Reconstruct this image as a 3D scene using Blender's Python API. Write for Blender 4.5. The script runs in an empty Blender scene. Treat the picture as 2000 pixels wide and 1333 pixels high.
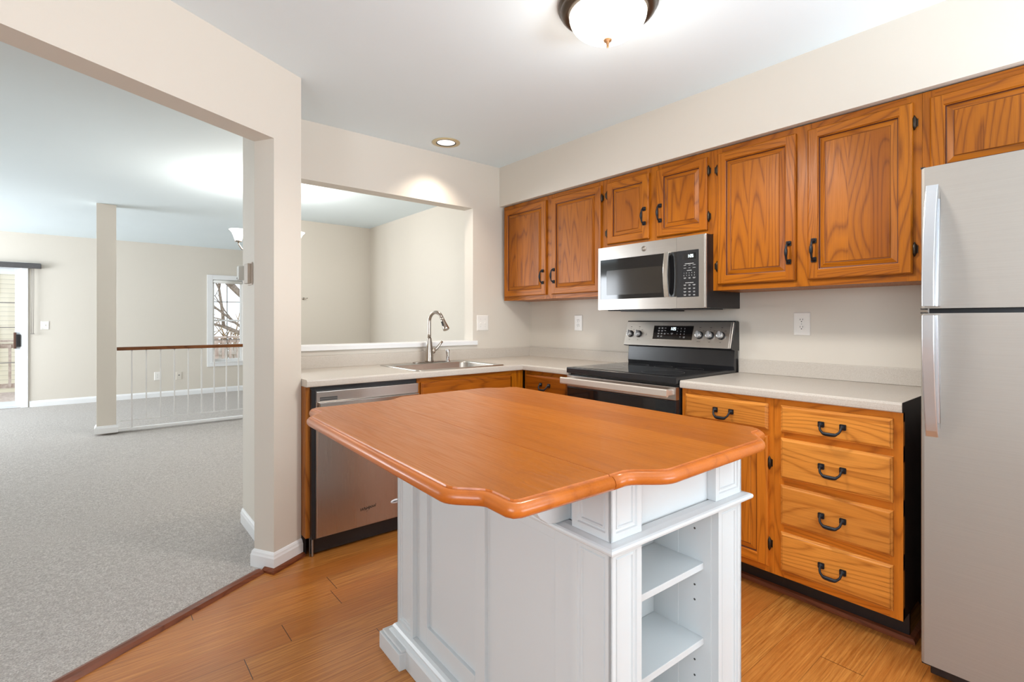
import bpy, bmesh, math, random
from mathutils import Vector, Matrix

sc = bpy.context.scene
COL = sc.collection
R = math.radians
random.seed(7)

# ------------------------------------------------------------------ camera, world, big lights, exposure
IMG_W, IMG_H = 2000, 1333
F_PX, HORIZON = 985.0, 627.0
cam_d = bpy.data.cameras.new('camera')
cam = bpy.data.objects.new('camera', cam_d)
COL.objects.link(cam)
cam.location = (-2.905, -3.25, 1.214)
cam.rotation_euler = (R(90), 0, -0.6939)
cam_d.sensor_fit = 'HORIZONTAL'
cam_d.sensor_width = 36.0
cam_d.lens = F_PX / IMG_W * 36.0
cam_d.shift_y = -(IMG_H / 2 - HORIZON) / IMG_W
cam_d.clip_start = 0.02
cam_d.clip_end = 200
sc.camera = cam

world = bpy.data.worlds.new('overcast_sky')
sc.world = world
world.use_nodes = True
bg = world.node_tree.nodes['Background']
bg.inputs[0].default_value = (0.86, 0.93, 1.0, 1)
bg.inputs[1].default_value = 1.55

sc.view_settings.view_transform = 'Standard'
sc.view_settings.look = 'None'
sc.view_settings.gamma = 1.0
sc.view_settings.use_curve_mapping = False
sc.view_settings.exposure = 0.12


def area_light(name, loc, rot, sx, sy, power, color):
    d = bpy.data.lights.new(name, 'AREA')
    d.shape = 'RECTANGLE'
    d.size, d.size_y = sx, sy
    d.energy = power
    d.color = color
    o = bpy.data.objects.new(name, d)
    COL.objects.link(o)
    o.location = loc
    o.rotation_euler = rot
    return o


def point_light(name, loc, power, color, radius=0.05):
    d = bpy.data.lights.new(name, 'POINT')
    d.energy = power
    d.color = color
    d.shadow_soft_size = radius
    o = bpy.data.objects.new(name, d)
    COL.objects.link(o)
    o.location = loc
    return o


# level daylight at the kitchen window; the other lamps are added fill:
# two at the rear door tilted up to brighten the ceiling, one for the living room
COOL, COOL2 = (0.80, 0.90, 1.0), (0.84, 0.92, 1.0)
area_light('added_rear_ceiling_fill', (-1.2, -5.68, 0.85), (R(152), 0, 0), 1.9, 1.0, 78, COOL2).data.spread = R(125)
area_light('added_rear_door_uplight', (-1.2, -5.70, 0.75), (R(134), 0, 0), 1.9, 1.2, 50, COOL2).data.spread = R(130)
area_light('daylight_kitchen_window', (-5.06, -3.9, 1.5), (R(90), 0, R(-90)), 1.7, 1.3, 58, COOL)
area_light('added_living_fill', (-6.74, 5.0, 1.4), (R(90), 0, R(-90)), 2.6, 1.6, 205, (0.88, 0.94, 1.0))  # invented window light, set near the far wall to brighten it

# ------------------------------------------------------------------ mesh helpers
class MB:
    """collects simple shapes and links them as one mesh object"""

    def __init__(s):
        s.bm = bmesh.new()

    def _merge(s, tmp, M=None):
        if M is not None:
            tmp.transform(M)
        me = bpy.data.meshes.new('tmp')
        tmp.to_mesh(me)
        tmp.free()
        s.bm.from_mesh(me)
        bpy.data.meshes.remove(me)

    def face(s, pts, mi=0, smooth=False):
        f = s.bm.faces.new([s.bm.verts.new(p) for p in pts])
        f.material_index = mi
        f.smooth = smooth
        return f

    def box(s, x0, x1, y0, y1, z0, z1, bev=0.0, mi=0, seg=2, M=None):
        b = bmesh.new()
        v = [b.verts.new(p) for p in ((x0, y0, z0), (x1, y0, z0), (x1, y1, z0), (x0, y1, z0),
                                      (x0, y0, z1), (x1, y0, z1), (x1, y1, z1), (x0, y1, z1))]
        for q in ((0, 3, 2, 1), (4, 5, 6, 7), (0, 1, 5, 4), (1, 2, 6, 5), (2, 3, 7, 6), (3, 0, 4, 7)):
            b.faces.new([v[i] for i in q])
        if bev > 0:
            bev = min(bev, 0.49 * min(abs(x1 - x0), abs(y1 - y0), abs(z1 - z0)))
            bmesh.ops.bevel(b, geom=list(b.edges), offset=bev, segments=seg, affect='EDGES', profile=0.6)
        for f in b.faces:
            f.material_index = mi
            f.smooth = False
        s._merge(b, M)
        return s

    def prism(s, pts, plane, a, b_, bev=0.0, mi=0, M=None, smooth=False, seg=2):
        def P(p, d):
            return {'xy': (p[0], p[1], d), 'xz': (p[0], d, p[1]), 'yz': (d, p[0], p[1])}[plane]
        b = bmesh.new()
        A = [b.verts.new(P(p, a)) for p in pts]
        B = [b.verts.new(P(p, b_)) for p in pts]
        b.faces.new(A)
        b.faces.new(B[::-1])
        n = len(pts)
        for i in range(n):
            f = b.faces.new((A[i], A[(i + 1) % n], B[(i + 1) % n], B[i]))
            f.smooth = smooth
        bmesh.ops.recalc_face_normals(b, faces=list(b.faces))
        if bev > 0:
            es = [e for e in b.edges if len(e.link_faces) == 2 and (len(e.link_faces[0].verts) > 4 or len(e.link_faces[1].verts) > 4 or n == 4)]
            bmesh.ops.bevel(b, geom=es, offset=bev, segments=seg, affect='EDGES', profile=0.6)
        for f in b.faces:
            f.material_index = mi
        s._merge(b, M)
        return s

    def tube(s, path, rad, n=12, mi=0, cap=True, M=None, flat=1.0):
        P = [Vector(p) for p in path]
        k = len(P)
        rr = rad if isinstance(rad, (list, tuple)) else [rad] * k
        T = []
        for i in range(k):
            a = P[max(i - 1, 0)]
            c = P[min(i + 1, k - 1)]
            T.append((c - a).normalized())
        up = Vector((0, 0, 1)) if abs(T[0].z) < 0.9 else Vector((1, 0, 0))
        u = (up - T[0] * up.dot(T[0])).normalized()
        b = bmesh.new()
        rings = []
        for i in range(k):
            u = (u - T[i] * u.dot(T[i]))
            u = u.normalized() if u.length > 1e-6 else T[i].orthogonal().normalized()
            w = T[i].cross(u)
            rings.append([b.verts.new(P[i] + (u * math.cos(2 * math.pi * j / n) + w * math.sin(2 * math.pi * j / n) * flat) * rr[i]) for j in range(n)])
        for i in range(k - 1):
            for j in range(n):
                f = b.faces.new((rings[i][j], rings[i][(j + 1) % n], rings[i + 1][(j + 1) % n], rings[i + 1][j]))
                f.smooth = True
        if cap:
            b.faces.new(rings[0][::-1])
            b.faces.new(rings[-1])
        for f in b.faces:
            f.material_index = mi
        s._merge(b, M)
        return s

    def curve(s, path, rad, n=12, sub=4, **kw):
        """tube through the points of a smooth curve"""
        P = [Vector(p) for p in path]
        rr = rad if isinstance(rad, (list, tuple)) else [rad] * len(P)
        out, ro = [], []
        for i in range(len(P) - 1):
            p0, p1, p2, p3 = P[max(i - 1, 0)], P[i], P[i + 1], P[min(i + 2, len(P) - 1)]
            for k in range(sub):
                t = k / sub
                out.append(0.5 * (2 * p1 + (p2 - p0) * t + (2 * p0 - 5 * p1 + 4 * p2 - p3) * t * t + (3 * p1 - p0 - 3 * p2 + p3) * t ** 3))
                ro.append(rr[i] + (rr[i + 1] - rr[i]) * t)
        out.append(P[-1])
        ro.append(rr[-1])
        return s.tube(out, ro, n, **kw)

    def lathe(s, prof, n=32, M=None, mi=0, smooth=True, cap=True):
        b = bmesh.new()
        rings = []
        for r, h in prof:
            if r < 1e-5:
                rings.append([b.verts.new((0, 0, h))])
            else:
                rings.append([b.verts.new((r * math.cos(2 * math.pi * j / n), r * math.sin(2 * math.pi * j / n), h)) for j in range(n)])
        for A, B in zip(rings, rings[1:]):
            for j in range(n):
                q = [A[j % len(A)], A[(j + 1) % len(A)], B[(j + 1) % len(B)], B[j % len(B)]]
                q2 = []
                for v in q:
                    if v not in q2:
                        q2.append(v)
                if len(q2) > 2:
                    f = b.faces.new(q2)
                    f.smooth = smooth
        if cap:
            for Rg in (rings[0], rings[-1]):
                if len(Rg) > 2:
                    b.faces.new(Rg)
        bmesh.ops.recalc_face_normals(b, faces=list(b.faces))
        for f in b.faces:
            f.material_index = mi
        s._merge(b, M)
        return s

    def sweep(s, path, prof, closed=False, side=1, mi=0, smooth=False, M=None):
        """profile (out, z) swept along a flat path with mitred corners; side=1: out is to the right of travel"""
        n = len(path)
        loops = []
        for out, z in prof:
            L = []
            for i in range(n):
                p = Vector(path[i][:2])
                d0 = d1 = None
                if i > 0 or closed:
                    d0 = (p - Vector(path[i - 1][:2])).normalized()
                if i < n - 1 or closed:
                    d1 = (Vector(path[(i + 1) % n][:2]) - p).normalized()
                d0 = d0 or d1
                d1 = d1 or d0
                n0 = Vector((d0.y, -d0.x)) * side
                n1 = Vector((d1.y, -d1.x)) * side
                m = n0 + n1
                m = m / max(m.length_squared / 2, 0.3) if m.length > 1e-6 else n0
                L.append((p.x + m.x * out, p.y + m.y * out, z))
            loops.append(L)
        b = bmesh.new()
        V = [[b.verts.new(p) for p in L] for L in loops]
        for A, B in zip(V, V[1:]):
            for i in range(n if closed else n - 1):
                f = b.faces.new((A[i], A[(i + 1) % n], B[(i + 1) % n], B[i]))
                f.smooth = smooth
        if not closed:
            b.faces.new([v[0] for v in V])
            b.faces.new([v[-1] for v in V][::-1])
        bmesh.ops.recalc_face_normals(b, faces=list(b.faces))
        for f in b.faces:
            f.material_index = mi
        s._merge(b, M)
        return s

    def rings(s, w, h, rl, mis=(0, 0, 0), x0=0.0, z0=0.0, M=None, capmi=None):
        """nested rectangles (inset, y): mitred frame faces; mis = (side, top/bottom, cap) material slots"""
        b = bmesh.new()
        V = []
        ov = []
        for q in rl:
            ins, y = q[0], q[1]
            ov.append(q[2] if len(q) > 2 else None)
            V.append([b.verts.new(p) for p in ((x0 + ins, y, z0 + ins), (x0 + w - ins, y, z0 + ins), (x0 + w - ins, y, z0 + h - ins), (x0 + ins, y, z0 + h - ins))])
        for A, B, m_ in zip(V, V[1:], ov):
            for i in range(4):
                f = b.faces.new((A[i], A[(i + 1) % 4], B[(i + 1) % 4], B[i]))
                f.material_index = m_ if m_ is not None else (mis[1] if i in (0, 2) else mis[0])
        f = b.faces.new(V[-1])
        f.material_index = mis[2]
        s._merge(b, M)
        return s

    def join_mesh(s, me, M=None, mi=0):
        b = bmesh.new()
        b.from_mesh(me)
        for f in b.faces:
            f.material_index = mi
        s._merge(b, M)

    def build(s, name, mats, parent=None, loc=(0, 0, 0), rot=(0, 0, 0), recalc=True):
        me = bpy.data.meshes.new(name)
        if recalc:
            bmesh.ops.recalc_face_normals(s.bm, faces=list(s.bm.faces))
        s.bm.to_mesh(me)
        s.bm.free()
        for m in (mats if isinstance(mats, (list, tuple)) else [mats]):
            me.materials.append(m)
        return link(name, me, parent, loc, rot)


def link(name, me, parent=None, loc=(0, 0, 0), rot=(0, 0, 0)):
    o = bpy.data.objects.new(name, me)
    COL.objects.link(o)
    o.location = loc
    o.rotation_euler = rot
    if parent is not None:
        o.parent = parent
    return o


def tag(o, label=None, cat=None, group=None, kind=None):
    for k, v in (('label', label), ('category', cat), ('group', group), ('kind', kind)):
        if v:
            o[k] = v
    return o


def thing(name, label, cat, loc=(0, 0, 0), rotz=0.0, group=None):
    o = bpy.data.objects.new(name, None)
    COL.objects.link(o)
    o.empty_display_size = 0.1
    o.location = loc
    o.rotation_euler = (0, 0, rotz)
    return tag(o, label, cat, group)


def struct(o):
    o['kind'] = 'structure'
    return o


def MX(loc=(0, 0, 0), rot=(0, 0, 0)):
    from mathutils import Euler
    return Matrix.Translation(loc) @ Euler(rot).to_matrix().to_4x4()


FACE_RIGHT = R(-90)      # things on the right wall: local x runs toward the camera, local y into the wall

# ------------------------------------------------------------------ materials
def srgb(r, g, b):
    def c(v):
        v /= 255.0
        return v / 12.92 if v <= 0.04045 else ((v + 0.055) / 1.055) ** 2.4
    return (c(r), c(g), c(b), 1.0)


class NT:
    def __init__(s, name):
        s.mat = bpy.data.materials.new(name)
        s.mat.use_nodes = True
        s.t = s.mat.node_tree
        s.bsdf = s.t.nodes['Principled BSDF']
        s.out = s.t.nodes['Material Output']

    def n(s, typ, props=None, **inp):
        nd = s.t.nodes.new(typ)
        for k, v in (props or {}).items():
            setattr(nd, k, v)
        for k, v in inp.items():
            key = int(k[1:]) if k[0] == 'i' and k[1:].isdigit() else k.replace('_', ' ')
            s.set(nd.inputs[key], v)
        return nd

    def set(s, sock, v):
        if isinstance(v, bpy.types.NodeSocket):
            s.t.links.new(v, sock)
        else:
            sock.default_value = v

    def math(s, op, a, b=0.0, c=None):
        nd = s.n('ShaderNodeMath', {'operation': op}, i0=a, i1=b)
        if c is not None:
            s.set(nd.inputs[2], c)
        return nd.outputs[0]

    def mix(s, fac, a, b):
        nd = s.t.nodes.new('ShaderNodeMix')
        nd.data_type = 'RGBA'
        s.set(nd.inputs[0], fac)
        s.set(nd.inputs[6], a)
        s.set(nd.inputs[7], b)
        return nd.outputs[2]

    def ramp(s, fac, stops):
        nd = s.n('ShaderNodeValToRGB')
        el = nd.color_ramp.elements
        while len(el) < len(stops):
            el.new(0.5)
        for e, (p, c) in zip(el, stops):
            e.position = p
            e.color = c if len(c) == 4 else (*c, 1)
        s.set(nd.inputs[0], fac)
        return nd.outputs[0]

    def noise(s, vec, scale=5.0, detail=2.0, rough=0.5, dist=0.0):
        nd = s.n('ShaderNodeTexNoise', None, Scale=scale, Detail=detail, Roughness=rough, Distortion=dist)
        if vec is not None:
            s.set(nd.inputs['Vector'], vec)
        return nd.outputs[0]

    def obj(s):
        return s.n('ShaderNodeTexCoord').outputs['Object']

    def bump(s, h, strength=0.2, dist=0.01):
        nd = s.n('ShaderNodeBump', None, Strength=strength, Distance=dist)
        s.set(nd.inputs['Height'], h)
        s.set(s.bsdf.inputs['Normal'], nd.outputs[0])

    def p(s, **kw):
        for k, v in kw.items():
            s.set(s.bsdf.inputs[k.replace('_', ' ')], v)
        return s


def plain(name, col, rough=0.5, metal=0.0, **kw):
    m = NT(name)
    m.p(Base_Color=col, Roughness=rough, Metallic=metal, **kw)
    return m.mat


def emissive(name, col, strength):
    m = NT(name)
    m.p(Base_Color=(0.8, 0.8, 0.8, 1), Emission_Color=col, Emission_Strength=strength, Roughness=0.4)
    return m.mat


def paint(name, col, rough=0.6, bump=0.06):
    m = NT(name)
    o = m.obj()
    big = m.noise(o, 1.3, 2)
    c2 = tuple(v * 0.965 for v in col[:3]) + (1,)
    m.p(Base_Color=m.mix(big, col, c2), Roughness=rough)
    if bump:
        m.bump(m.noise(o, 260, 2), bump, 0.002)
    return m.mat


def wood(name, axis, base, dark, light, boards=0.0, ringk=19.0, rough=0.36, line=0.55, pore=0.4, across=5.5, along=0.8, coat=0.05, bscale=1.0):
    """grain along an object axis; nested cathedral rings, pores and, if wanted, glued-up boards"""
    m = NT(name)
    sep = m.n('ShaderNodeSeparateXYZ', None, Vector=m.obj())
    ax = {'X': (2, 1, 0), 'Y': (0, 2, 1), 'Z': (0, 1, 2)}[axis]
    rnd = m.n('ShaderNodeObjectInfo').outputs['Random']
    a = m.math('ADD', sep.outputs[ax[0]], m.math('MULTIPLY', rnd, 3.17))
    d = m.math('ADD', sep.outputs[ax[1]], m.math('MULTIPLY', rnd, 1.3))
    l = m.math('ADD', sep.outputs[ax[2]], m.math('MULTIPLY', rnd, 7.7))
    tone = 0.5
    if boards:
        idx = m.math('FLOOR', m.math('DIVIDE', a, boards))
        wn = m.n('ShaderNodeTexWhiteNoise', {'noise_dimensions': '1D'}, W=idx)
        tone = wn.outputs[0]
        a = m.math('ADD', a, m.math('MULTIPLY', tone, 2.3))
        l = m.math('ADD', l, m.math('MULTIPLY', tone, 5.1))
    P = m.n('ShaderNodeCombineXYZ', None, X=m.math('MULTIPLY', a, across), Y=m.math('MULTIPLY', d, across), Z=m.math('MULTIPLY', l, along)).outputs[0]
    field = m.noise(P, bscale, 1.0, 0.4, 0.15)
    Pw = m.n('ShaderNodeCombineXYZ', None, X=m.math('MULTIPLY', a, 60), Y=m.math('MULTIPLY', d, 60), Z=m.math('MULTIPLY', l, 5)).outputs[0]
    field = m.math('ADD', field, m.math('MULTIPLY', m.noise(Pw, 1.0, 1.0), 0.008))
    s1 = m.math('FRACT', m.math('MULTIPLY', field, ringk))
    rings = m.ramp(s1, [(0.0, (0.55, 0.55, 0.55)), (0.10, (0.12, 0.12, 0.12)), (0.5, (0, 0, 0)), (0.78, (0.3, 0.3, 0.3)), (0.92, (1, 1, 1)), (1.0, (0.55, 0.55, 0.55))])
    P2 = m.n('ShaderNodeCombineXYZ', None, X=m.math('MULTIPLY', a, 190), Y=m.math('MULTIPLY', d, 190), Z=m.math('MULTIPLY', l, 7)).outputs[0]
    pores = m.ramp(m.noise(P2, 1.0, 2.0, 0.6), [(0.42, (0, 0, 0)), (0.68, (1, 1, 1))])
    soft = m.noise(P, 0.55 * bscale, 2.0)
    c0 = m.mix(soft, base, light)
    if boards:
        c0 = m.mix(m.math('MULTIPLY', tone, 0.35), c0, dark)
    c1 = m.mix(m.math('MULTIPLY', rings, line), c0, dark)
    pm = m.math('MULTIPLY', pores, m.math('MULTIPLY_ADD', rings, pore * 0.7, pore * 0.35))
    c2 = m.mix(pm, c1, tuple(v * 0.75 for v in dark[:3]) + (1,))
    m.p(Base_Color=c2, Roughness=m.math('MULTIPLY_ADD', pores, 0.12, rough), Coat_Weight=coat, Coat_Roughness=0.25, Specular_IOR_Level=0.25)
    m.bump(m.math('MULTIPLY', pores, -1.0), 0.08, 0.001)
    return m.mat


def hardwood(name):
    m = NT(name)
    sep = m.n('ShaderNodeSeparateXYZ', None, Vector=m.obj())
    x, y = sep.outputs[0], sep.outputs[1]
    W_, L_ = 0.1314, 1.22
    y = m.math('ADD', y, 0.0656)
    row = m.math('FLOOR', m.math('DIVIDE', y, W_))
    rr = m.n('ShaderNodeTexWhiteNoise', {'noise_dimensions': '1D'}, W=row).outputs[0]
    xs = m.math('ADD', x, m.math('MULTIPLY', rr, 5.0))
    cell = m.math('FLOOR', m.math('DIVIDE', xs, L_))
    cid = m.math('ADD', m.math('MULTIPLY', row, 17.3), m.math('MULTIPLY', cell, 3.71))
    tone = m.n('ShaderNodeTexWhiteNoise', {'noise_dimensions': '1D'}, W=cid).outputs[0]
    fy = m.math('FRACT', m.math('DIVIDE', y, W_))
    fx = m.math('FRACT', m.math('DIVIDE', xs, L_))
    def edge(f, w):
        return m.math('LESS_THAN', m.math('MINIMUM', f, m.math('SUBTRACT', 1.0, f)), w)
    gap = m.math('MAXIMUM', m.math('MULTIPLY', edge(fy, 0.006), 0.55), edge(fx, 0.0011))
    P = m.n('ShaderNodeCombineXYZ', None, X=m.math('MULTIPLY', m.math('ADD', x, m.math('MULTIPLY', tone, 9.0)), 4.0),
            Y=m.math('MULTIPLY', m.math('ADD', y, m.math('MULTIPLY', tone, 4.0)), 130.0), Z=0.0).outputs[0]
    g1 = m.noise(P, 1.0, 3.0, 0.6)
    P2 = m.n('ShaderNodeCombineXYZ', None, X=m.math('MULTIPLY', x, 9.0), Y=m.math('MULTIPLY', y, 260.0), Z=0.0).outputs[0]
    g2 = m.noise(P2, 1.0, 2.0, 0.6)
    streak = m.ramp(g1, [(0.30, (0, 0, 0)), (0.74, (1, 1, 1))])
    c = m.mix(streak, srgb(156, 88, 30), srgb(218, 150, 74))
    c = m.mix(m.math('MULTIPLY', tone, 0.6), c, srgb(180, 102, 38))
    fine = m.ramp(g2, [(0.35, (1, 1, 1)), (0.55, (0, 0, 0))])
    c = m.mix(m.math('MULTIPLY', fine, 0.22), c, srgb(104, 56, 24))
    c = m.mix(gap, c, srgb(66, 34, 14))
    m.p(Base_Color=c, Roughness=m.math('MULTIPLY_ADD', g2, 0.12, 0.27), Coat_Weight=0.15, Coat_Roughness=0.2)
    m.bump(m.math('MULTIPLY', gap, -1.0), 0.25, 0.002)
    return m.mat


def carpet_mat(name):
    m = NT(name)
    o = m.obj()
    n1 = m.noise(o, 140, 3, 0.75)
    n2 = m.noise(o, 42, 3, 0.7)
    n3 = m.noise(o, 2.2, 2)
    v = m.ramp(n1, [(0.36, (0, 0, 0)), (0.62, (1, 1, 1))])
    c = m.mix(v, srgb(150, 140, 132), srgb(222, 215, 208))
    c = m.mix(m.math('MULTIPLY', m.ramp(n2, [(0.38, (1, 1, 1)), (0.55, (0, 0, 0))]), 0.45), c, srgb(146, 136, 128))
    c = m.mix(m.math('MULTIPLY', n3, 0.3), c, srgb(190, 182, 176))
    m.p(Base_Color=c, Roughness=0.95, Sheen_Weight=0.25)
    m.bump(m.math('ADD', n1, m.math('MULTIPLY', n2, 1.2)), 0.7, 0.012)
    return m.mat


def laminate(name, base, spk, spk2):
    m = NT(name)
    o = m.obj()
    a = m.ramp(m.noise(o, 420, 2, 0.6), [(0.53, (0, 0, 0)), (0.64, (1, 1, 1))])
    b = m.ramp(m.noise(o, 300, 2, 0.6), [(0.55, (0, 0, 0)), (0.68, (1, 1, 1))])
    c = m.mix(m.math('MULTIPLY', a, 0.55), base, spk)
    c = m.mix(m.math('MULTIPLY', b, 0.45), c, spk2)
    m.p(Base_Color=c, Roughness=0.38)
    return m.mat


def steel(name, col, axis, rough=0.27, metal=1.0):
    m = NT(name)
    sep = m.n('ShaderNodeSeparateXYZ', None, Vector=m.obj())
    k = {'X': (3, 400, 400), 'Z': (400, 400, 3), 'Y': (400, 3, 400)}[axis]
    P = m.n('ShaderNodeCombineXYZ', None, X=m.math('MULTIPLY', sep.outputs[0], k[0]), Y=m.math('MULTIPLY', sep.outputs[1], k[1]), Z=m.math('MULTIPLY', sep.outputs[2], k[2])).outputs[0]
    g = m.noise(P, 1.0, 2.0)
    c2 = tuple(v * 0.9 for v in col[:3]) + (1,)
    m.p(Base_Color=m.mix(g, col, c2), Metallic=metal, Roughness=m.math('MULTIPLY_ADD', g, 0.1, rough))
    m.bump(g, 0.03, 0.001)
    return m.mat


def clear_glass(name):
    m = NT(name)
    tr = m.n('ShaderNodeBsdfTransparent', None, Color=(0.97, 0.985, 0.98, 1))
    gl = m.n('ShaderNodeBsdfGlossy', None, Roughness=0.02, Color=(1, 1, 1, 1))
    fr = m.n('ShaderNodeFresnel', None, IOR=1.25)
    mx = m.n('ShaderNodeMixShader')
    m.set(mx.inputs[0], fr.outputs[0])
    m.set(mx.inputs[1], tr.outputs[0])
    m.set(mx.inputs[2], gl.outputs[0])
    m.set(m.out.inputs[0], mx.outputs[0])
    return m.mat


def siding_mat(name):
    m = NT(name)
    sep = m.n('ShaderNodeSeparateXYZ', None, Vector=m.obj())
    f = m.math('FRACT', m.math('DIVIDE', sep.outputs[2], 0.13))
    sh = m.ramp(f, [(0.0, (0.45, 0.45, 0.45)), (0.1, (1, 1, 1)), (1.0, (0.93, 0.93, 0.93))])
    mul = m.n('ShaderNodeMix', {'data_type': 'RGBA', 'blend_type': 'MULTIPLY'})
    m.set(mul.inputs[0], 1.0)
    m.set(mul.inputs[6], srgb(250, 240, 222))
    m.set(mul.inputs[7], sh)
    m.p(Base_Color=mul.outputs[2], Roughness=0.7)
    return m.mat


def mottled(name, c1, c2, scale, rough=0.8, bump=0.3):
    m = NT(name)
    n1 = m.noise(m.obj(), scale, 4, 0.65)
    m.p(Base_Color=m.mix(m.ramp(n1, [(0.35, (0, 0, 0)), (0.65, (1, 1, 1))]), c1, c2), Roughness=rough)
    if bump:
        m.bump(n1, bump, 0.02)
    return m.mat


WALL = paint('wall_paint_beige', srgb(220, 212, 200))
CEIL = paint('ceiling_paint_white', srgb(232, 244, 249), 0.8)
TRIM = plain('trim_paint_white', srgb(240, 240, 240), 0.35)
CARPET = carpet_mat('carpet_greige')
HARDW = hardwood('bamboo_hardwood')
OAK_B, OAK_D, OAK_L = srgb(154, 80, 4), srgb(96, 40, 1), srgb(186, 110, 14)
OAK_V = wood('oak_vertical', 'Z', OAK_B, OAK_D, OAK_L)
OAK_H = wood('oak_horizontal', 'X', OAK_B, OAK_D, OAK_L)
OAK_P = wood('oak_panel_boards', 'Z', OAK_B, OAK_D, OAK_L, boards=0.083, ringk=20)
OAK_G = plain('oak_groove_glaze', srgb(88, 38, 6), 0.5)
OAK_DARKFRONT = wood('oak_front_dark', 'X', srgb(150, 76, 8), OAK_D, srgb(172, 96, 14), boards=0.11, ringk=20, line=0.5)  # same fronts in the dimmer corner, without the painted brightening
OAK_BD = srgb(150, 74, 10)  # base cabinet oak painted lighter to stand in for missing light
OAK_LIT_V = wood('oak_base_upright_lit', 'Z', srgb(204, 112, 24), OAK_BD, srgb(222, 134, 40))
OAK_LIT_H = wood('oak_base_across_lit', 'X', srgb(204, 112, 24), OAK_BD, srgb(222, 134, 40))
OAK_LIT_P = wood('oak_base_panel_lit', 'Z', srgb(208, 118, 26), OAK_BD, srgb(228, 142, 44), boards=0.083, ringk=20)
OAK_LIT_FRONT = wood('oak_drawer_front_lit', 'X', srgb(222, 138, 48), OAK_BD, srgb(240, 164, 76), boards=0.11, ringk=20, line=0.5)
CHERRY = wood('island_top_wood', 'Y', srgb(166, 88, 6), srgb(128, 60, 4), srgb(186, 106, 14), boards=0.14, ringk=6.0, rough=0.3, line=0.16, pore=0.2, coat=0.12)
CHERRY_E = wood('island_edge_wood', 'Y', srgb(176, 86, 22), srgb(132, 58, 12), srgb(202, 116, 44), ringk=6.0, rough=0.28, line=0.3, pore=0.15, coat=0.4)
REDWOOD = wood('shoe_moulding_wood', 'X', srgb(112, 58, 34), srgb(76, 36, 20), srgb(134, 74, 46), rough=0.3, pore=0.1)
RAILWOOD = wood('handrail_wood', 'X', srgb(112, 62, 26), srgb(70, 34, 12), srgb(138, 82, 38), rough=0.35)
ISLAND = plain('island_white_paint', srgb(207, 211, 212), 0.32)
LAM = laminate('counter_laminate', srgb(203, 194, 183), srgb(172, 160, 146), srgb(222, 217, 210))
STEEL_H = steel('stainless_brushed_across', srgb(196, 190, 184), 'X')
STEEL_V = steel('stainless_brushed_upright', srgb(190, 182, 176), 'Z', 0.24)
FRIDGE = steel('fridge_silver', srgb(163, 157, 149), 'X', 0.42, 0.4)
FRIDGE_HANDLE = plain('fridge_handle_silver', srgb(205, 208, 212), 0.28, 0.85)
NICKEL = plain('brushed_nickel', srgb(176, 166, 156), 0.24, 1.0)
CHROME = plain('chrome', srgb(220, 220, 222), 0.1, 1.0)
SINK = steel('sink_steel', srgb(200, 196, 190), 'X', 0.25)
BLACKGLASS = plain('black_glass', (0.008, 0.008, 0.009, 1), 0.06, 0.0, Specular_IOR_Level=0.6)
BLACK = plain('black_plastic', (0.012, 0.012, 0.014, 1), 0.35)
BLACKENAMEL = plain('black_enamel', (0.016, 0.016, 0.018, 1), 0.22)
DARKGREY = plain('dark_grey_metal', (0.05, 0.05, 0.055, 1), 0.35, 0.4)
WINDOWGREY = plain('microwave_window', (0.028, 0.024, 0.02, 1), 0.12)
IRON = plain('black_iron', (0.018, 0.02, 0.025, 1), 0.42, 0.5)
HINGE = plain('antique_bronze', (0.045, 0.033, 0.024, 1), 0.35, 0.8)
BRONZE = plain('oil_rubbed_bronze', (0.1, 0.075, 0.055, 1), 0.3, 0.85)
PLATE = plain('white_plastic', srgb(238, 234, 228), 0.35)
SLOT = plain('dark_slot', (0.03, 0.028, 0.026, 1), 0.6)
GLASS = clear_glass('window_glass')
DISPLAY = emissive('display_digits', (0.75, 0.95, 1.0, 1), 2.2)
LEGEND = plain('panel_lettering', srgb(205, 205, 205), 0.5)
LEGEND_D = plain('dark_lettering', srgb(60, 54, 50), 0.5)
GREYMARK = plain('grey_emblem', srgb(128, 120, 112), 0.4, 0.6)
WHITEMARK = plain('white_badge', srgb(232, 232, 234), 0.3)
BOWL = emissive('lamp_bowl_glass', (1.0, 0.93, 0.80, 1), 1.6)
SHADE = emissive('chandelier_shade_glass', (1.0, 0.96, 0.9, 1), 4.0)
LENS = emissive('downlight_lens', (1.0, 0.93, 0.85, 1), 1.15)
GOLDRING = plain('downlight_trim', srgb(206, 190, 150), 0.35, 0.3)
VALANCE = mottled('charcoal_fabric', srgb(70, 68, 68), srgb(98, 96, 96), 300, 0.9, 0.1)
SHADECLOTH = plain('roller_shade_cloth', srgb(228, 226, 220), 0.8)
CORD = plain('cord_grey', srgb(150, 142, 134), 0.6)
SIDING = siding_mat('house_siding')
DECKW = mottled('weathered_deck_wood', srgb(186, 166, 154), srgb(218, 202, 192), 14, 0.85, 0.15)
BARK = mottled('tree_bark', srgb(128, 112, 100), srgb(172, 156, 142), 18, 0.9, 0.5)
GRASS = mottled('winter_ground', srgb(150, 138, 92), srgb(196, 176, 130), 6, 0.95, 0.2)
HEDGE = mottled('dry_hedge', srgb(150, 116, 92), srgb(200, 176, 140), 9, 0.95, 0.5)
FENCE = mottled('fence_boards', srgb(178, 166, 158), srgb(214, 204, 198), 8, 0.85, 0.15)
ROOFM = plain('house_roof', srgb(120, 112, 108), 0.9)
PANE_DARK = plain('house_pane', srgb(70, 84, 96), 0.1)
INTERIOR = plain('cabinet_side_dark', srgb(38, 22, 14), 0.45)

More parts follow.
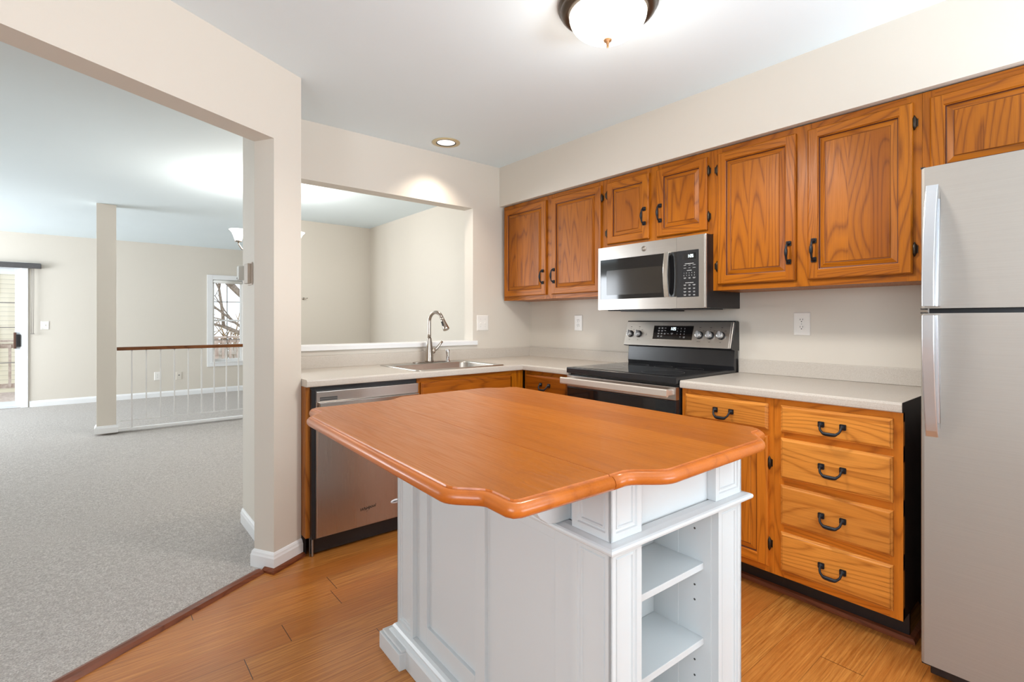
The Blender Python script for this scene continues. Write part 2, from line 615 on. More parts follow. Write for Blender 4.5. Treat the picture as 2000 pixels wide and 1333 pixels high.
# ================================================================== THE ROOM SHELL
H = 2.47
A29 = R(29.0)
DX, DY = math.cos(A29), math.sin(A29)          # along the angled wall
NX, NY = -DY, DX                               # from the kitchen toward the dining side
PA = Vector((-2.075, -0.547))                  # right end of the angled wall
PB = Vector((-2.2285, -0.632))                 # kitchen edge of the opening's jamb
PC = PB + Vector((NX, NY)) * 0.127             # dining edge of the jamb


def along(p, t, n=0.0):
    return (p.x - DX * t + NX * n, p.y - DY * t + NY * n)


# floors
q0, q1 = along(PB, -0.03, 0.045), along(PB, 3.1, 0.045)
mb = MB()
mb.prism([(0.1, -5.6), (0.1, 0.05), (-2.1, 0.05), (-2.1, -0.5), q0, q1, (-4.95, -5.6)], 'xy', -0.04, 0.0)
struct(mb.build('floor', HARDW))
mb = MB()
pts = [q0, (-2.15, -0.45), (-2.15, 0.06), (0.05, 0.06), (0.05, 3.6), (-0.02, 6.78), (-6.55, 6.78), (-6.55, -2.2), (-5.0, -2.2), q1]
zc = {4: 0.004, 5: -0.026, 6: -0.026}
mb.face([(p[0], p[1], -0.026 if p[1] > 6 else 0.006) for p in pts])
mb.face([(p[0], p[1], -0.06) for p in pts][::-1])
o = struct(mb.build('floor_carpet', CARPET, recalc=False))

# ceiling
mb = MB()
for za, zb, rev in ((H, H, True), (2.6, 2.6, False)):
    f1 = [(-6.6, -5.6, za), (0.12, -5.6, za), (0.12, 3.6, za), (-6.6, 3.6, za)]
    f2 = [(-6.6, 3.6, za), (0.12, 3.6, za), (0.12, 6.86, zb), (-6.6, 6.86, zb)]
    for f in (f1, f2):
        mb.face(f[::-1] if rev else f)
struct(mb.build('ceiling', CEIL, recalc=False))

# kitchen right wall (runs on along the dining area) and the soffit over the cabinets
struct(MB().box(0, 0.12, -5.6, 6.85, -0.04, 2.6).build('wall_right', WALL))
struct(MB().box(-0.336, 0.0, -3.75, 0.0, 2.1495, H).build('wall_soffit', WALL))

# back wall with the pass-through opening
mb = MB()
mb.box(-2.075, 0, 0, 0.115, 0, 1.021)
mb.box(-2.075, 0, 0, 0.115, 2.1, H)
mb.box(-0.602, 0, 0, 0.115, 1.021, 2.1)
struct(mb.build('wall_back', WALL))
mb = MB()
mb.prism([(-0.024, 1.026), (-0.024, 1.054), (-0.020, 1.058), (0.139, 1.058), (0.139, 1.026), (0.118, 1.0215), (-0.003, 1.0215)], 'yz', -2.0745, -0.602)
mb.prism([(-0.024, 1.026), (-0.024, 1.054), (-0.020, 1.058), (-0.001, 1.058), (-0.001, 1.0215), (-0.003, 1.0215)], 'yz', -0.602, -0.572)
struct(mb.build('trim_1', TRIM))

# angled wall: post with the jamb and the stub that closes off the counter, and the header of the opening
mb = MB()
mb.prism([tuple(PA), tuple(PB), tuple(PC), (-2.21, -0.476), (-2.21, 0.115), (-2.0752, 0.115)], 'xy', 0, H)
struct(mb.build('wall_stub', WALL))
mb = MB()
mb.prism([tuple(PB), along(PB, 2.95), along(PC, 2.95), tuple(PC)], 'xy', 2.1, H)
mb.prism([along(PB, 2.9), along(PB, 3.06), along(PC, 3.06), along(PC, 2.9)], 'xy', 0, H)
struct(mb.build('wall_diagonal', WALL))
BASEP = [(0, 0.0), (0.013, 0.0), (0.013, 0.062), (0.010, 0.07), (0.0085, 0.078), (0.004, 0.086), (0, 0.089)]
mb = MB()
mb.sweep([(-2.21, 0.115), (-2.21, -0.476), tuple(PC), tuple(PB), tuple(PA)], [(o_, z_ + 0.001) for o_, z_ in BASEP], side=1)
struct(mb.build('baseboard_stub', TRIM))
# reddish shoe moulding on the hardwood side and the transition strip between carpet and hardwood
SHOEP = [(0.0135, 0.001), (0.031, 0.001), (0.030, 0.010), (0.025, 0.017), (0.0135, 0.021)]
mb = MB()
mb.sweep([along(PB, -0.0, 0.045), tuple(PB), tuple(PA)], SHOEP, side=1)
struct(mb.build('trim_2', REDWOOD))
mb = MB()
s0, s1 = along(PB, 0.035, 0.045), along(PB, 3.0, 0.045)
mb.sweep([s1, s0], [(-0.034, 0.002), (-0.030, 0.012), (-0.012, 0.017), (0.010, 0.015), (0.022, 0.001)], side=1)
struct(mb.build('trim_3', REDWOOD))

# dining area: back wall with a short wing, living room walls
mb = MB()
mb.box(-1.2, 0, 3.27, 3.39, 0, H)
mb.box(-1.2, -1.08, 3.39, 3.86, 0, H)
struct(mb.build('wall_dining', WALL))
mb = MB()
YF = 6.73
SL0, SL1, SLT = -5.75, -3.682, 1.975
WN0, WN1, WNB, WNT = -1.312, -0.85, 0.50, 1.925
mb.box(-6.6, SL0, YF, YF + 0.12, -0.06, 2.6)
mb.box(SL0, SL1, YF, YF + 0.12, SLT, 2.6)
mb.box(SL1, WN0, YF, YF + 0.12, -0.06, 2.6)
mb.box(WN0, WN1, YF, YF + 0.12, -0.06, WNB)
mb.box(WN0, WN1, YF, YF + 0.12, WNT, 2.6)
mb.box(WN1, 0.0, YF, YF + 0.12, -0.06, 2.6)
struct(mb.build('wall_far', WALL))
mb = MB()
mb.sweep([(-3.60, YF), (-0.0, YF)], [(o_, z_ - 0.027) for o_, z_ in BASEP], side=1)
struct(mb.build('baseboard_far', TRIM))
mb = MB()
mb.box(-6.62, -6.5, -2.2, 3.6, -0.06, 2.6)
mb.box(-6.62, -6.5, 6.4, 6.85, -0.06, 2.6)
mb.box(-6.62, -6.5, 3.6, 6.4, -0.06, 0.6)
mb.box(-6.62, -6.5, 3.6, 6.4, 2.2, 2.6)
struct(mb.build('wall_left', WALL))
mb = MB()
mb.box(-6.62, -4.95, -2.22, -2.1, -0.06, 2.6)
mb.box(-5.0, -4.88, -5.6, -4.75, -0.04, 2.6)
mb.box(-5.0, -4.88, -3.05, -2.1, -0.04, 2.6)
mb.box(-5.0, -4.88, -4.75, -3.05, -0.04, 0.85)
mb.box(-5.0, -4.88, -4.75, -3.05, 2.15, 2.6)
struct(mb.build('wall_kitchen_left', WALL))
mb = MB()
mb.box(-5.0, -2.25, -5.6, -5.48, -0.04, 2.6)
mb.box(-0.15, 0.12, -5.6, -5.48, -0.04, 2.6)
mb.box(-2.25, -0.15, -5.6, -5.48, 2.1, 2.6)
struct(mb.build('wall_rear', WALL))
mb = MB()
for a, b in ((-2.25, -2.17), (-1.24, -1.16), (-0.23, -0.15)):
    mb.box(a, b, -5.58, -5.5, 0.001, 2.1, 0.004)
for a, b in ((-2.17, -1.24), (-1.16, -0.23)):
    mb.box(a, b, -5.58, -5.5, 0.001, 0.12)
    mb.box(a, b, -5.58, -5.5, 2.02, 2.1)
struct(mb.build('door_2', TRIM))

# column with its base at the end of the railing
CX0, CX1, CY0 = -2.872, -2.706, 3.70
mb = MB().box(CX0, CX1, CY0, CY0 + 0.15, 0.0, H - 0.001)
col_o = tag(struct(mb.build('column', WALL)), 'slim square beige column from carpet to ceiling')
mb = MB()
mb.sweep([(CX0, CY0), (CX1, CY0), (CX1, CY0 + 0.15), (CX0, CY0 + 0.15)], [(o_ * 1.3, z_ * 0.9 + 0.007) for o_, z_ in BASEP], closed=True, side=1)
struct(mb.build('baseboard_column', TRIM))
struct(MB().box(CX1 + 0.02, -1.21, 3.735, 3.79, 0.004, 0.03, 0.004).build('trim_4', TRIM))

# window in the far wall
W1 = struct(MB().box(WN0 - 0.085, WN0, YF - 0.018, YF, WNB - 0.075, WNT + 0.08, 0.003)
            .box(WN1, WN1 + 0.085, YF - 0.018, YF, WNB - 0.075, WNT + 0.08, 0.003)
            .box(WN0, WN1, YF - 0.018, YF, WNT, WNT + 0.08, 0.003)
            .box(WN0, WN1, YF - 0.018, YF, WNB - 0.075, WNB, 0.003)
            .box(WN0 - 0.03, WN1 + 0.03, YF - 0.03, YF + 0.02, WNB - 0.012, WNB + 0.006, 0.003).build('window_1', TRIM))
mb = MB()
ym = YF + 0.06
for a, b, c, d in ((WN0, WN0 + 0.03, WNB, WNT), (WN1 - 0.03, WN1, WNB, WNT), (WN0 + 0.03, WN1 - 0.03, WNB, WNB + 0.05), (WN0 + 0.03, WN1 - 0.03, WNT - 0.05, WNT), (WN0 + 0.03, WN1 - 0.03, 1.205, 1.235)):
    mb.box(a, b, ym - 0.02, ym + 0.02, c, d)
mb.build('sash', TRIM, W1)
mb = MB()
xm = (WN0 + WN1) / 2
mb.box(xm - 0.006, xm + 0.006, ym - 0.006, ym + 0.006, WNB, WNT)
for zz in (0.88, 1.545):
    mb.box(WN0, WN1, ym - 0.006, ym + 0.006, zz - 0.006, zz + 0.006)
mb.build('muntin', plain('muntin_grey', srgb(150, 144, 138), 0.5), W1)
MB().box(WN0 + 0.02, WN1 - 0.02, ym + 0.008, ym + 0.012, WNB + 0.03, WNT - 0.03).build('pane', GLASS, W1)
rs = tag(MB().lathe([(0.0, 0), (0.03, 0), (0.03, 0.448), (0.0, 0.448)], 20, MX((WN0 + 0.007, YF + 0.012, WNT - 0.032), (0, R(90), 0))).build('roller_shade', SHADECLOTH),
         'white roller shade rolled up at the top of the far window', 'window shade')

# sliding glass door at the far left
D1 = struct(MB().box(SL1, SL1 + 0.07, YF - 0.02, YF, -0.024, SLT + 0.07, 0.003).box(SL0 - 0.07, SL0, YF - 0.02, YF, -0.024, SLT + 0.07, 0.003)
            .box(SL0, SL1, YF - 0.02, YF, SLT, SLT + 0.07, 0.003).build('door_1', TRIM))
MB().box(SL1 - 0.0125, SL1, YF + 0.001, YF + 0.11, -0.02, SLT).box(SL0, SL0 + 0.0125, YF + 0.001, YF + 0.11, -0.02, SLT).build('jamb', TRIM, D1)
mb = MB()
xs_ = (SL0, (SL0 + SL1) / 2, SL1)
for a, b in ((SL1 - 0.068, SL1 - 0.012), (SL0 + 0.012, SL0 + 0.07), (xs_[1] - 0.04, xs_[1] + 0.04)):
    mb.box(a, b, YF + 0.03, YF + 0.07, 0.0, SLT - 0.02, 0.003)
mb.box(SL0 + 0.07, SL1 - 0.068, YF + 0.032, YF + 0.068, SLT - 0.10, SLT - 0.022)
mb.box(SL0 + 0.07, SL1 - 0.068, YF + 0.032, YF + 0.068, 0.001, 0.07)
mb.box(SL0 + 0.0126, SL1 - 0.0126, YF + 0.02, YF + 0.08, -0.02, -0.0005)
mb.box(SL0 + 0.0126, SL1 - 0.0126, YF + 0.02, YF + 0.08, SLT - 0.019, SLT - 0.0005)
mb.build('door_frame', plain('slider_frame_white', srgb(222, 226, 230), 0.4), D1)
mb = MB()
for zz in (0.62, 1.12, 1.47):
    mb.box(SL0 + 0.05, SL1 - 0.06, YF + 0.046, YF + 0.054, zz - 0.007, zz + 0.007)
mb.build('muntin', plain('slider_muntin', srgb(128, 122, 116), 0.5), D1)
MB().box(SL0 + 0.05, SL1 - 0.06, YF + 0.058, YF + 0.062, 0.05, SLT - 0.08).build('pane', GLASS, D1)
mb = MB()
mb.box(-3.762, -3.735, YF - 0.012, YF + 0.03, 0.82, 1.05, 0.004, 0)
mb.box(-3.733, -3.69, YF - 0.03, YF + 0.03, 0.845, 1.02, 0.004, 1)
mb.build('door_handle', [plain('handle_brown', srgb(96, 66, 52), 0.5), BLACK], D1)

# valance over the slider with its cord
vt = thing('valance', 'dark grey fabric valance above the sliding glass door', 'valance', (-4.6, YF, 1.965))
MB().box(-1.15, 1.125, -0.085, -0.001, 0, 0.072, 0.004).build('valance_box', VALANCE, vt)
mb = MB()
for dx in (0, 0.018):
    mb.tube([(1.03 + dx, -0.045, 0.0), (1.032 + dx * 0.9, -0.047, -0.4), (1.026 + dx, -0.045, -0.93)], 0.0035, 6)
mb.box(1.015, 1.055, -0.055, -0.035, -0.945, -0.93, 0.002)
mb.build('pull_cord', CORD, vt)


def wall_plate(name, label, cat, loc, rotz, w, h, kind):
    t = thing(name, label, cat, loc, rotz)
    mb = MB()
    mb.rings(w, h, [(0, 0), (0, -0.003), (0.004, -0.0062), (0.009, -0.0066)], x0=-w / 2, z0=-h / 2)
    mb.build('cover_plate', PLATE, t)
    if kind == 'outlet':
        for dz in (0.0195, -0.0195):
            mb = MB()
            mb.prism([(0.0165 * math.copysign(min(abs(math.cos(a)), 0.92), math.cos(a)), dz + 0.0145 * math.copysign(min(abs(math.sin(a)), 0.86), math.sin(a))) for a in [2 * math.pi * k / 24 for k in range(24)]], 'xz', -0.0085, -0.006)
            r_ = mb.build('receptacle', PLATE, t)
            mb = MB()
            for sx in (-0.0063, 0.0063):
                mb.box(sx - 0.0011, sx + 0.0011, -0.0092, -0.0085, dz + 0.0005, dz + 0.0085)
            mb.lathe([(0, 0), (0.0026, 0), (0.0026, 0.0006), (0, 0.0006)], 10, MX((0, -0.0085, dz - 0.0065), (R(90), 0, 0)))
            mb.build('slot', SLOT, r_)
        MB().lathe([(0, 0), (0.003, 0), (0.003, 0.001), (0, 0.001)], 10, MX((0, -0.0064, 0), (R(90), 0, 0))).build('screw', LEGEND, t)
    elif kind == 'switch1':
        MB().box(-0.005, 0.005, -0.0155, -0.006, -0.004, 0.009, 0.001).build('toggle', PLATE, t)
    elif kind == 'switch2':
        for dx in (-0.023, 0.023):
            MB().box(dx - 0.005, dx + 0.005, -0.0155, -0.006, -0.010, 0.004, 0.001).build('toggle', PLATE, t)
            for dz in (0.03, -0.03):
                MB().lathe([(0, 0), (0.0028, 0), (0.0028, 0.001), (0, 0.001)], 10, MX((dx, -0.0064, dz), (R(90), 0, 0))).build('screw', LEGEND, t)
    elif kind == 'jack':
        MB().lathe([(0, 0), (0.009, 0), (0.009, 0.004), (0, 0.004)], 12, MX((0, -0.0064, 0.012), (R(90), 0, 0))).build('socket', SLOT, t)
    return t


wall_plate('wall_outlet', 'white duplex outlet on the wall left of the range, under the corner cabinets', 'outlet', (-0.0005, -0.568, 1.197), FACE_RIGHT, 0.082, 0.123, 'outlet')
wall_plate('wall_outlet', 'white duplex outlet on the wall above the counter right of the range', 'outlet', (-0.0005, -2.1735, 1.197), FACE_RIGHT, 0.082, 0.123, 'outlet')
wall_plate('light_switch', 'white double toggle switch plate between the pass-through and the corner', 'light switch', (-0.509, -0.0005, 1.197), 0, 0.112, 0.123, 'switch2')
wall_plate('light_switch', 'small white switch plate beside the sliding glass door', 'light switch', (-3.436, YF - 0.0005, 1.147), 0, 0.09, 0.12, 'switch1')
wall_plate('wall_outlet', 'white outlet low on the far living room wall behind the railing', 'outlet', (-2.095, YF - 0.0005, 0.315), 0, 0.084, 0.137, 'outlet')
j = wall_plate('cable_jack', 'beige wall plate with a black cable socket behind the railing', 'wall plate', (-1.80, YF - 0.0005, 0.30), 0, 0.085, 0.13, 'jack')
j.children[0].data.materials[0] = WALL

# thermostat and sensor on the side of the stub wall
t = thing('thermostat', 'beige thermostat seen edge-on on the side of the wall stub', 'thermostat', (-2.2105, -0.08, 1.482), FACE_RIGHT)
mb = MB()
mb.box(-0.05, 0.05, -0.006, 0.0, -0.064, 0.064, 0.003)
mb.build('back_plate', plain('beige_plastic', srgb(214, 200, 186), 0.4), t)
MB().box(-0.042, 0.042, -0.026, -0.006, -0.056, 0.056, 0.004).build('cover', plain('beige_plastic_dark', srgb(186, 172, 158), 0.4), t)
t = thing('wall_sensor', 'small pale grey plastic box on the far edge of the wall stub', 'sensor', (-2.2105, 0.075, 1.497), FACE_RIGHT)
MB().box(-0.028, 0.028, -0.036, 0.0, -0.042, 0.042, 0.008, seg=3).build('housing', plain('pale_grey_plastic', srgb(206, 206, 200), 0.4), t)
MB().box(-0.02, -0.004, -0.0375, -0.036, -0.036, -0.026, 0.001).build('button', DARKGREY, t)
t = thing('wall_hook', 'small dark metal hook on the dining wall just right of the post', 'hook', (-0.878, 3.2695, 1.491))
mb = MB()
mb.lathe([(0, 0), (0.016, 0), (0.016, 0.006), (0, 0.008)], 14, MX((0, 0, 0), (R(90), 0, 0)))
mb.tube([(0, -0.006, 0), (0.006, -0.03, -0.004), (0.02, -0.045, 0.0), (0.04, -0.048, 0.006)], [0.007, 0.007, 0.006, 0.004], 8)
mb.build('hook', NICKEL, t)

# railing between dining area and living room
rl = thing('railing', 'white metal railing with a brown wooden handrail beyond the column', 'railing', (-2.70, 3.755, 0.0))
RX = 1.488
MB().box(0.0, RX, -0.03, 0.03, 0.888, 0.924, 0.003).build('handrail', RAILWOOD, rl)
RAILM = plain('railing_white_metal', srgb(226, 224, 222), 0.4)
MB().box(0.03, RX, -0.005, 0.005, 0.108, 0.117).build('bottom_rail', RAILM, rl)
for px in (-2.569, -2.438, -2.305, -2.173, -2.037, -1.902, -1.771, -1.640, -1.507, -1.375, -1.245):
    MB().box(px + 2.70 - 0.0065, px + 2.70 + 0.0065, -0.0065, 0.0065, 0.03 if px < -2.5 else 0.117, 0.888).build('baluster', RAILM, rl)

# ================================================================== LIGHT FITTINGS
cl = thing('ceiling_light', 'round flush ceiling light with bronze rim and glowing cream glass bowl', 'ceiling light', (-1.334, -1.955, H))
mb = MB()
mb.lathe([(0.0, -0.0005), (0.192, -0.0005), (0.196, -0.006), (0.196, -0.012), (0.188, -0.018), (0.185, -0.024), (0.186, -0.030), (0.178, -0.037), (0.172, -0.041), (0.160, -0.043), (0.154, -0.040), (0.0, -0.040)], 48)
mb.build('rim', BRONZE, cl)
prof = []
for k in range(15):
    a = math.radians(90 * k / 14)
    prof.append((0.152 * math.cos(a) if k < 14 else 0.0, -0.043 - 0.098 * math.sin(a)))
MB().lathe(prof, 48, cap=False).build('glass_bowl', BOWL, cl)
mb = MB()
mb.lathe([(0.0, -0.136), (0.012, -0.138), (0.017, -0.142), (0.015, -0.147), (0.007, -0.151), (0.006, -0.158), (0.0045, -0.163), (0.0055, -0.168), (0.003, -0.172), (0, -0.173)], 20)
mb.build('finial', plain('finial_bronze', srgb(150, 112, 78), 0.35, 0.7), cl)
gd = bpy.data.lights.new('ceiling_light_glow', 'SPOT')      # the light the bowl sends down
gd.energy, gd.color, gd.spot_size, gd.spot_blend, gd.shadow_soft_size = 54, (1.0, 0.96, 0.90), R(168), 0.5, 0.13
go_ = bpy.data.objects.new('ceiling_light_glow', gd)
COL.objects.link(go_)
go_.location = (-1.334, -1.955, H - 0.19)
point_light('ceiling_light_halo', (-1.334, -1.955, H - 0.30), 5, (1.0, 0.96, 0.90), 0.12)

dl = thing('recessed_light', 'small round recessed downlight in the ceiling near the sink', 'recessed light', (-0.992, -0.225, H))
MB().lathe([(0.062, -0.0005), (0.098, -0.0005), (0.098, -0.004), (0.080, -0.006), (0.070, -0.005), (0.062, -0.0005)], 40, cap=False).build('trim_ring', GOLDRING, dl)
MB().lathe([(0.0625, -0.0006), (0.070, -0.0052), (0.0665, -0.0062), (0.0625, -0.0006)], 40, cap=False).build('inner_ring', BLACK, dl)
MB().lathe([(0, -0.0012), (0.04, -0.0016), (0.0635, -0.0012), (0.0635, -0.0004), (0, -0.0004)], 32).build('lamp_lens', LENS, dl)
sd = bpy.data.lights.new('recessed_spot', 'SPOT')
sd.energy = 26
sd.color = (1.0, 0.88, 0.74)
sd.spot_size = R(112)
sd.spot_blend = 0.9
sd.shadow_soft_size = 0.03
so = bpy.data.objects.new('recessed_spot', sd)
COL.objects.link(so)
so.location = (-0.992, -0.225, H - 0.02)

ch = thing('chandelier', 'white glass chandelier hanging over the dining area, half hidden behind the post', 'chandelier', (-1.668, 1.7, H))
mb = MB()
mb.lathe([(0, -0.0005), (0.06, -0.0005), (0.06, -0.012), (0.03, -0.03), (0.012, -0.035), (0.0, -0.035)], 24)
mb.tube([(0, 0, -0.03), (0, 0, -0.40)], 0.008, 10)
mb.lathe([(0.0, -0.38), (0.02, -0.39), (0.028, -0.43), (0.018, -0.48), (0.03, -0.53), (0.045, -0.58), (0.03, -0.64), (0.012, -0.68), (0, -0.70)], 24)
mb.build('stem', NICKEL, ch)
for k in range(5):
    a = R(-40 + 72 * k)
    ca, sa = math.cos(a), math.sin(a)
    mb = MB()
    mb.tube([(ca * r_, sa * r_, z_) for r_, z_ in ((0.03, -0.57), (0.09, -0.62), (0.16, -0.64), (0.22, -0.62), (0.245, -0.58), (0.248, -0.555))], 0.007, 8)
    mb.lathe([(0, -0.56), (0.028, -0.558), (0.03, -0.548), (0, -0.548)], 16, MX((ca * 0.248, sa * 0.248, 0)))
    ar = mb.build('arm', NICKEL, ch)
    MB().lathe([(0.026, -0.548), (0.032, -0.53), (0.040, -0.505), (0.052, -0.475), (0.074, -0.452), (0.072, -0.450), (0.049, -0.474), (0.037, -0.505), (0.029, -0.53), (0.022, -0.545)], 24, MX((ca * 0.248, sa * 0.248, 0)), cap=False).build('glass_shade', SHADE, ar)
point_light('chandelier_glow', (-1.668, 1.7, H - 0.36), 36, (1.0, 0.95, 0.88), 0.16)

# ================================================================== CABINETS
def rosette(mb, x, z):
    mb.prism([(x + 0.0115 * sx, z + 0.0115 * sz) for sx, sz in ((-1, -0.8), (-0.8, -1), (0.8, -1), (1, -0.8), (1, 0.8), (0.8, 1), (-0.8, 1), (-1, 0.8))], 'xz', -0.006, 0.0)
    mb.lathe([(0.0105, 0.0), (0.009, 0.004), (0.005, 0.007), (0.0045, 0.011), (0, 0.011)], 14, MX((x, -0.005, z), (R(90), 0, 0)))


def pull_mesh(drop):
    mb = MB()
    w = 0.0385 if drop else 0.044
    rosette(mb, -w, 0)
    rosette(mb, w, 0)
    if drop:
        path = [(-w, -0.010, 0), (-w + 0.001, -0.020, -0.006), (-w + 0.004, -0.027, -0.017), (-w + 0.013, -0.031, -0.026), (-0.018, -0.032, -0.030), (0, -0.032, -0.031)]
    else:
        path = [(-w, -0.010, 0), (-w + 0.002, -0.018, -0.001), (-w + 0.008, -0.025, -0.001), (-0.022, -0.029, -0.001), (-0.012, -0.031, -0.001), (0, -0.032, -0.001)]
    path += [(-p[0], p[1], p[2]) for p in path[-2::-1]]
    rad = [0.0048, 0.0044, 0.0043, 0.0050, 0.0072, 0.0080]
    rad += rad[-2::-1]
    mb.curve(path, rad, 12)
    me = bpy.data.meshes.new('pull_handle')
    bmesh.ops.recalc_face_normals(mb.bm, faces=list(mb.bm.faces))
    mb.bm.to_mesh(me)
    mb.bm.free()
    me.materials.append(IRON)
    return me


PULL_DROP, PULL_BOW = pull_mesh(True), pull_mesh(False)
_h = MB()
_h.tube([(0, 0, -0.030), (0, 0, -0.022), (0, 0, -0.018), (0, 0, 0.018), (0, 0, 0.022), (0, 0, 0.030)], [0.0015, 0.0045, 0.0075, 0.0075, 0.0045, 0.0015], 10)
_h.box(-0.006, 0.011, 0.004, 0.007, -0.016, 0.016, 0.001)
HINGE_ME = bpy.data.meshes.new('hinge')
_h.bm.to_mesh(HINGE_ME)
HINGE_ME.materials.append(HINGE)


def door(parent, x0, x1, z0, z1, handle=None, hinge=None, hz=None, hname='door', mats=None):
    """raised-panel door; handle 'L' or 'R' = side the pull is on, hinges on the other side"""
    w, h = x1 - x0, z1 - z0
    mb = MB()
    fw = 0.043
    e = 0.006
    # outer edge
    mb.rings(w, h, [(0, 0), (0, -0.012), (0.003, -0.016), (e, -0.0185)], (0, 1, 1), capmi=None)
    mb.bm.faces.ensure_lookup_table()
    bmesh.ops.delete(mb.bm, geom=[mb.bm.faces[-1]], context='FACES_ONLY')
    y = -0.0185
    for a, b in ((e, fw), (w - fw, w - e)):
        mb.face([(a, y, e), (b, y, e), (b, y, h - e), (a, y, h - e)], 0)
    for a, b in ((e, fw), (h - fw, h - e)):
        mb.face([(fw, y, a), (w - fw, y, a), (w - fw, y, b), (fw, y, b)], 1)
    mb.rings(w - 2 * fw, h - 2 * fw, [(0, y), (0.002, y + 0.0035), (0.005, y + 0.0045, 3), (0.007, y + 0.010, 3), (0.0095, y + 0.011), (0.030, y + 0.0045, 3), (0.0315, y + 0.005), (0.034, y + 0.002)],
             (0, 1, 2), x0=fw, z0=fw)
    d = mb.build(hname, (mats or [OAK_V, OAK_H, OAK_P]) + [OAK_G], parent, (x0, 0, z0), recalc=False)
    if handle:
        hx = 0.029 if handle == 'L' else w - 0.029
        link('pull_handle', PULL_BOW, d, (hx, y - 0.0002, hz if hz is not None else 0.135), (0, R(90), 0))
        if hinge:
            for zz in hinge:
                link('hinge', HINGE_ME, d, (w + 0.005 if handle == 'L' else -0.005, -0.0075, zz), (0, 0, 0 if handle == 'L' else R(180)))
    return d


def drawer(parent, x0, x1, z0, z1, pull=True, mat=None):
    w, h = x1 - x0, z1 - z0
    mb = MB()
    mb.rings(w, h, [(0, 0), (0, -0.010), (0.002, -0.0125), (0.006, -0.014), (0.009, -0.0175), (0.012, -0.0185)], (0, 0, 0))
    d = mb.build('drawer', [mat or OAK_LIT_FRONT], parent, (x0, 0, z0), recalc=False)
    if pull:
        link('pull_handle', PULL_DROP, d, (w / 2, -0.0187, h / 2 + 0.0))
    return d


def carcass(parent, w, depth, z0, z1, stiles, rails, side_mat=None, fm=None):
    """box with a face frame; stiles = x ranges, rails = (x0, x1, z0, z1)"""
    MB().box(0.0006, w - 0.0006, 0.019, depth, z0, z1, mi=0).build('cabinet_box', side_mat or OAK_V, parent)
    mb = MB()
    for a, b in stiles:
        mb.box(a, b, 0, 0.0188, z0, z1, mi=0)
    for a, b, c, d in rails:
        mb.box(a, b, 0.0004, 0.0188, c, d, mi=1)
    return mb.build('face_frame', fm or [OAK_V, OAK_H], parent)


XU = -0.302            # face frames of the wall cabinets
UD = 0.300
ZB, ZT = 1.378, 2.1435
DB, DT = 1.408, 2.113

# corner wall cabinet: two doors
y0 = -0.022
W = 1.083 - 0.022
t = thing('wall_cabinet', 'oak wall cabinet with two doors in the corner left of the microwave', 'cabinet', (XU, y0, 0), FACE_RIGHT, 'oak wall cabinets')
def ly(y):
    return y0 - y
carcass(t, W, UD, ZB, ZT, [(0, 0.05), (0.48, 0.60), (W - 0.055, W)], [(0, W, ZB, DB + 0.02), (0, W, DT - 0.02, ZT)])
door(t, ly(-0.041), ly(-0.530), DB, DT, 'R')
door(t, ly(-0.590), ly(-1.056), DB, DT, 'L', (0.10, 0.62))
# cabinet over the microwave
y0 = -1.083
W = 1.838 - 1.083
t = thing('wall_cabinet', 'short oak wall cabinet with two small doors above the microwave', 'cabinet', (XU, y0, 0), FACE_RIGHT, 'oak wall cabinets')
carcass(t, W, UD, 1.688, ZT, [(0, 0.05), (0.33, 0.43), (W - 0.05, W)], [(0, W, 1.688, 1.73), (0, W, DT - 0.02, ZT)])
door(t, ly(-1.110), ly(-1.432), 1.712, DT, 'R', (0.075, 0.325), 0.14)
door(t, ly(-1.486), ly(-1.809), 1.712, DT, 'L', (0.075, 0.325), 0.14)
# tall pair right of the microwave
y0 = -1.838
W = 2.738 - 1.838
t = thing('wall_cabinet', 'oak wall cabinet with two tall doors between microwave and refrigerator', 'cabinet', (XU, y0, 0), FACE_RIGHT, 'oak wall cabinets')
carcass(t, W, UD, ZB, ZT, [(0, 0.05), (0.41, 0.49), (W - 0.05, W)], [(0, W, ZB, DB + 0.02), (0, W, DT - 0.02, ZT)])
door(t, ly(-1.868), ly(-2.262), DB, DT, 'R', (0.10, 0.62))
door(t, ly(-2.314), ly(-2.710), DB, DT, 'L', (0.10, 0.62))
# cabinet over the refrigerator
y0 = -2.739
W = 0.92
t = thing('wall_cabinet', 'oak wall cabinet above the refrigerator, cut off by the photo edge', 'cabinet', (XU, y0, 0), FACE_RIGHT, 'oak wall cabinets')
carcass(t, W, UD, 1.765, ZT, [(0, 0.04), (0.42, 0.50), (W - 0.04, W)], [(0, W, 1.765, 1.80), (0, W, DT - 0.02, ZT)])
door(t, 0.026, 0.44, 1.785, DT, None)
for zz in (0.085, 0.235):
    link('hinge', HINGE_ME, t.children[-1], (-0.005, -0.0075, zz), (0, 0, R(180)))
door(t, 0.475, 0.89, 1.785, DT, 'L', (0.07, 0.26), 0.12)
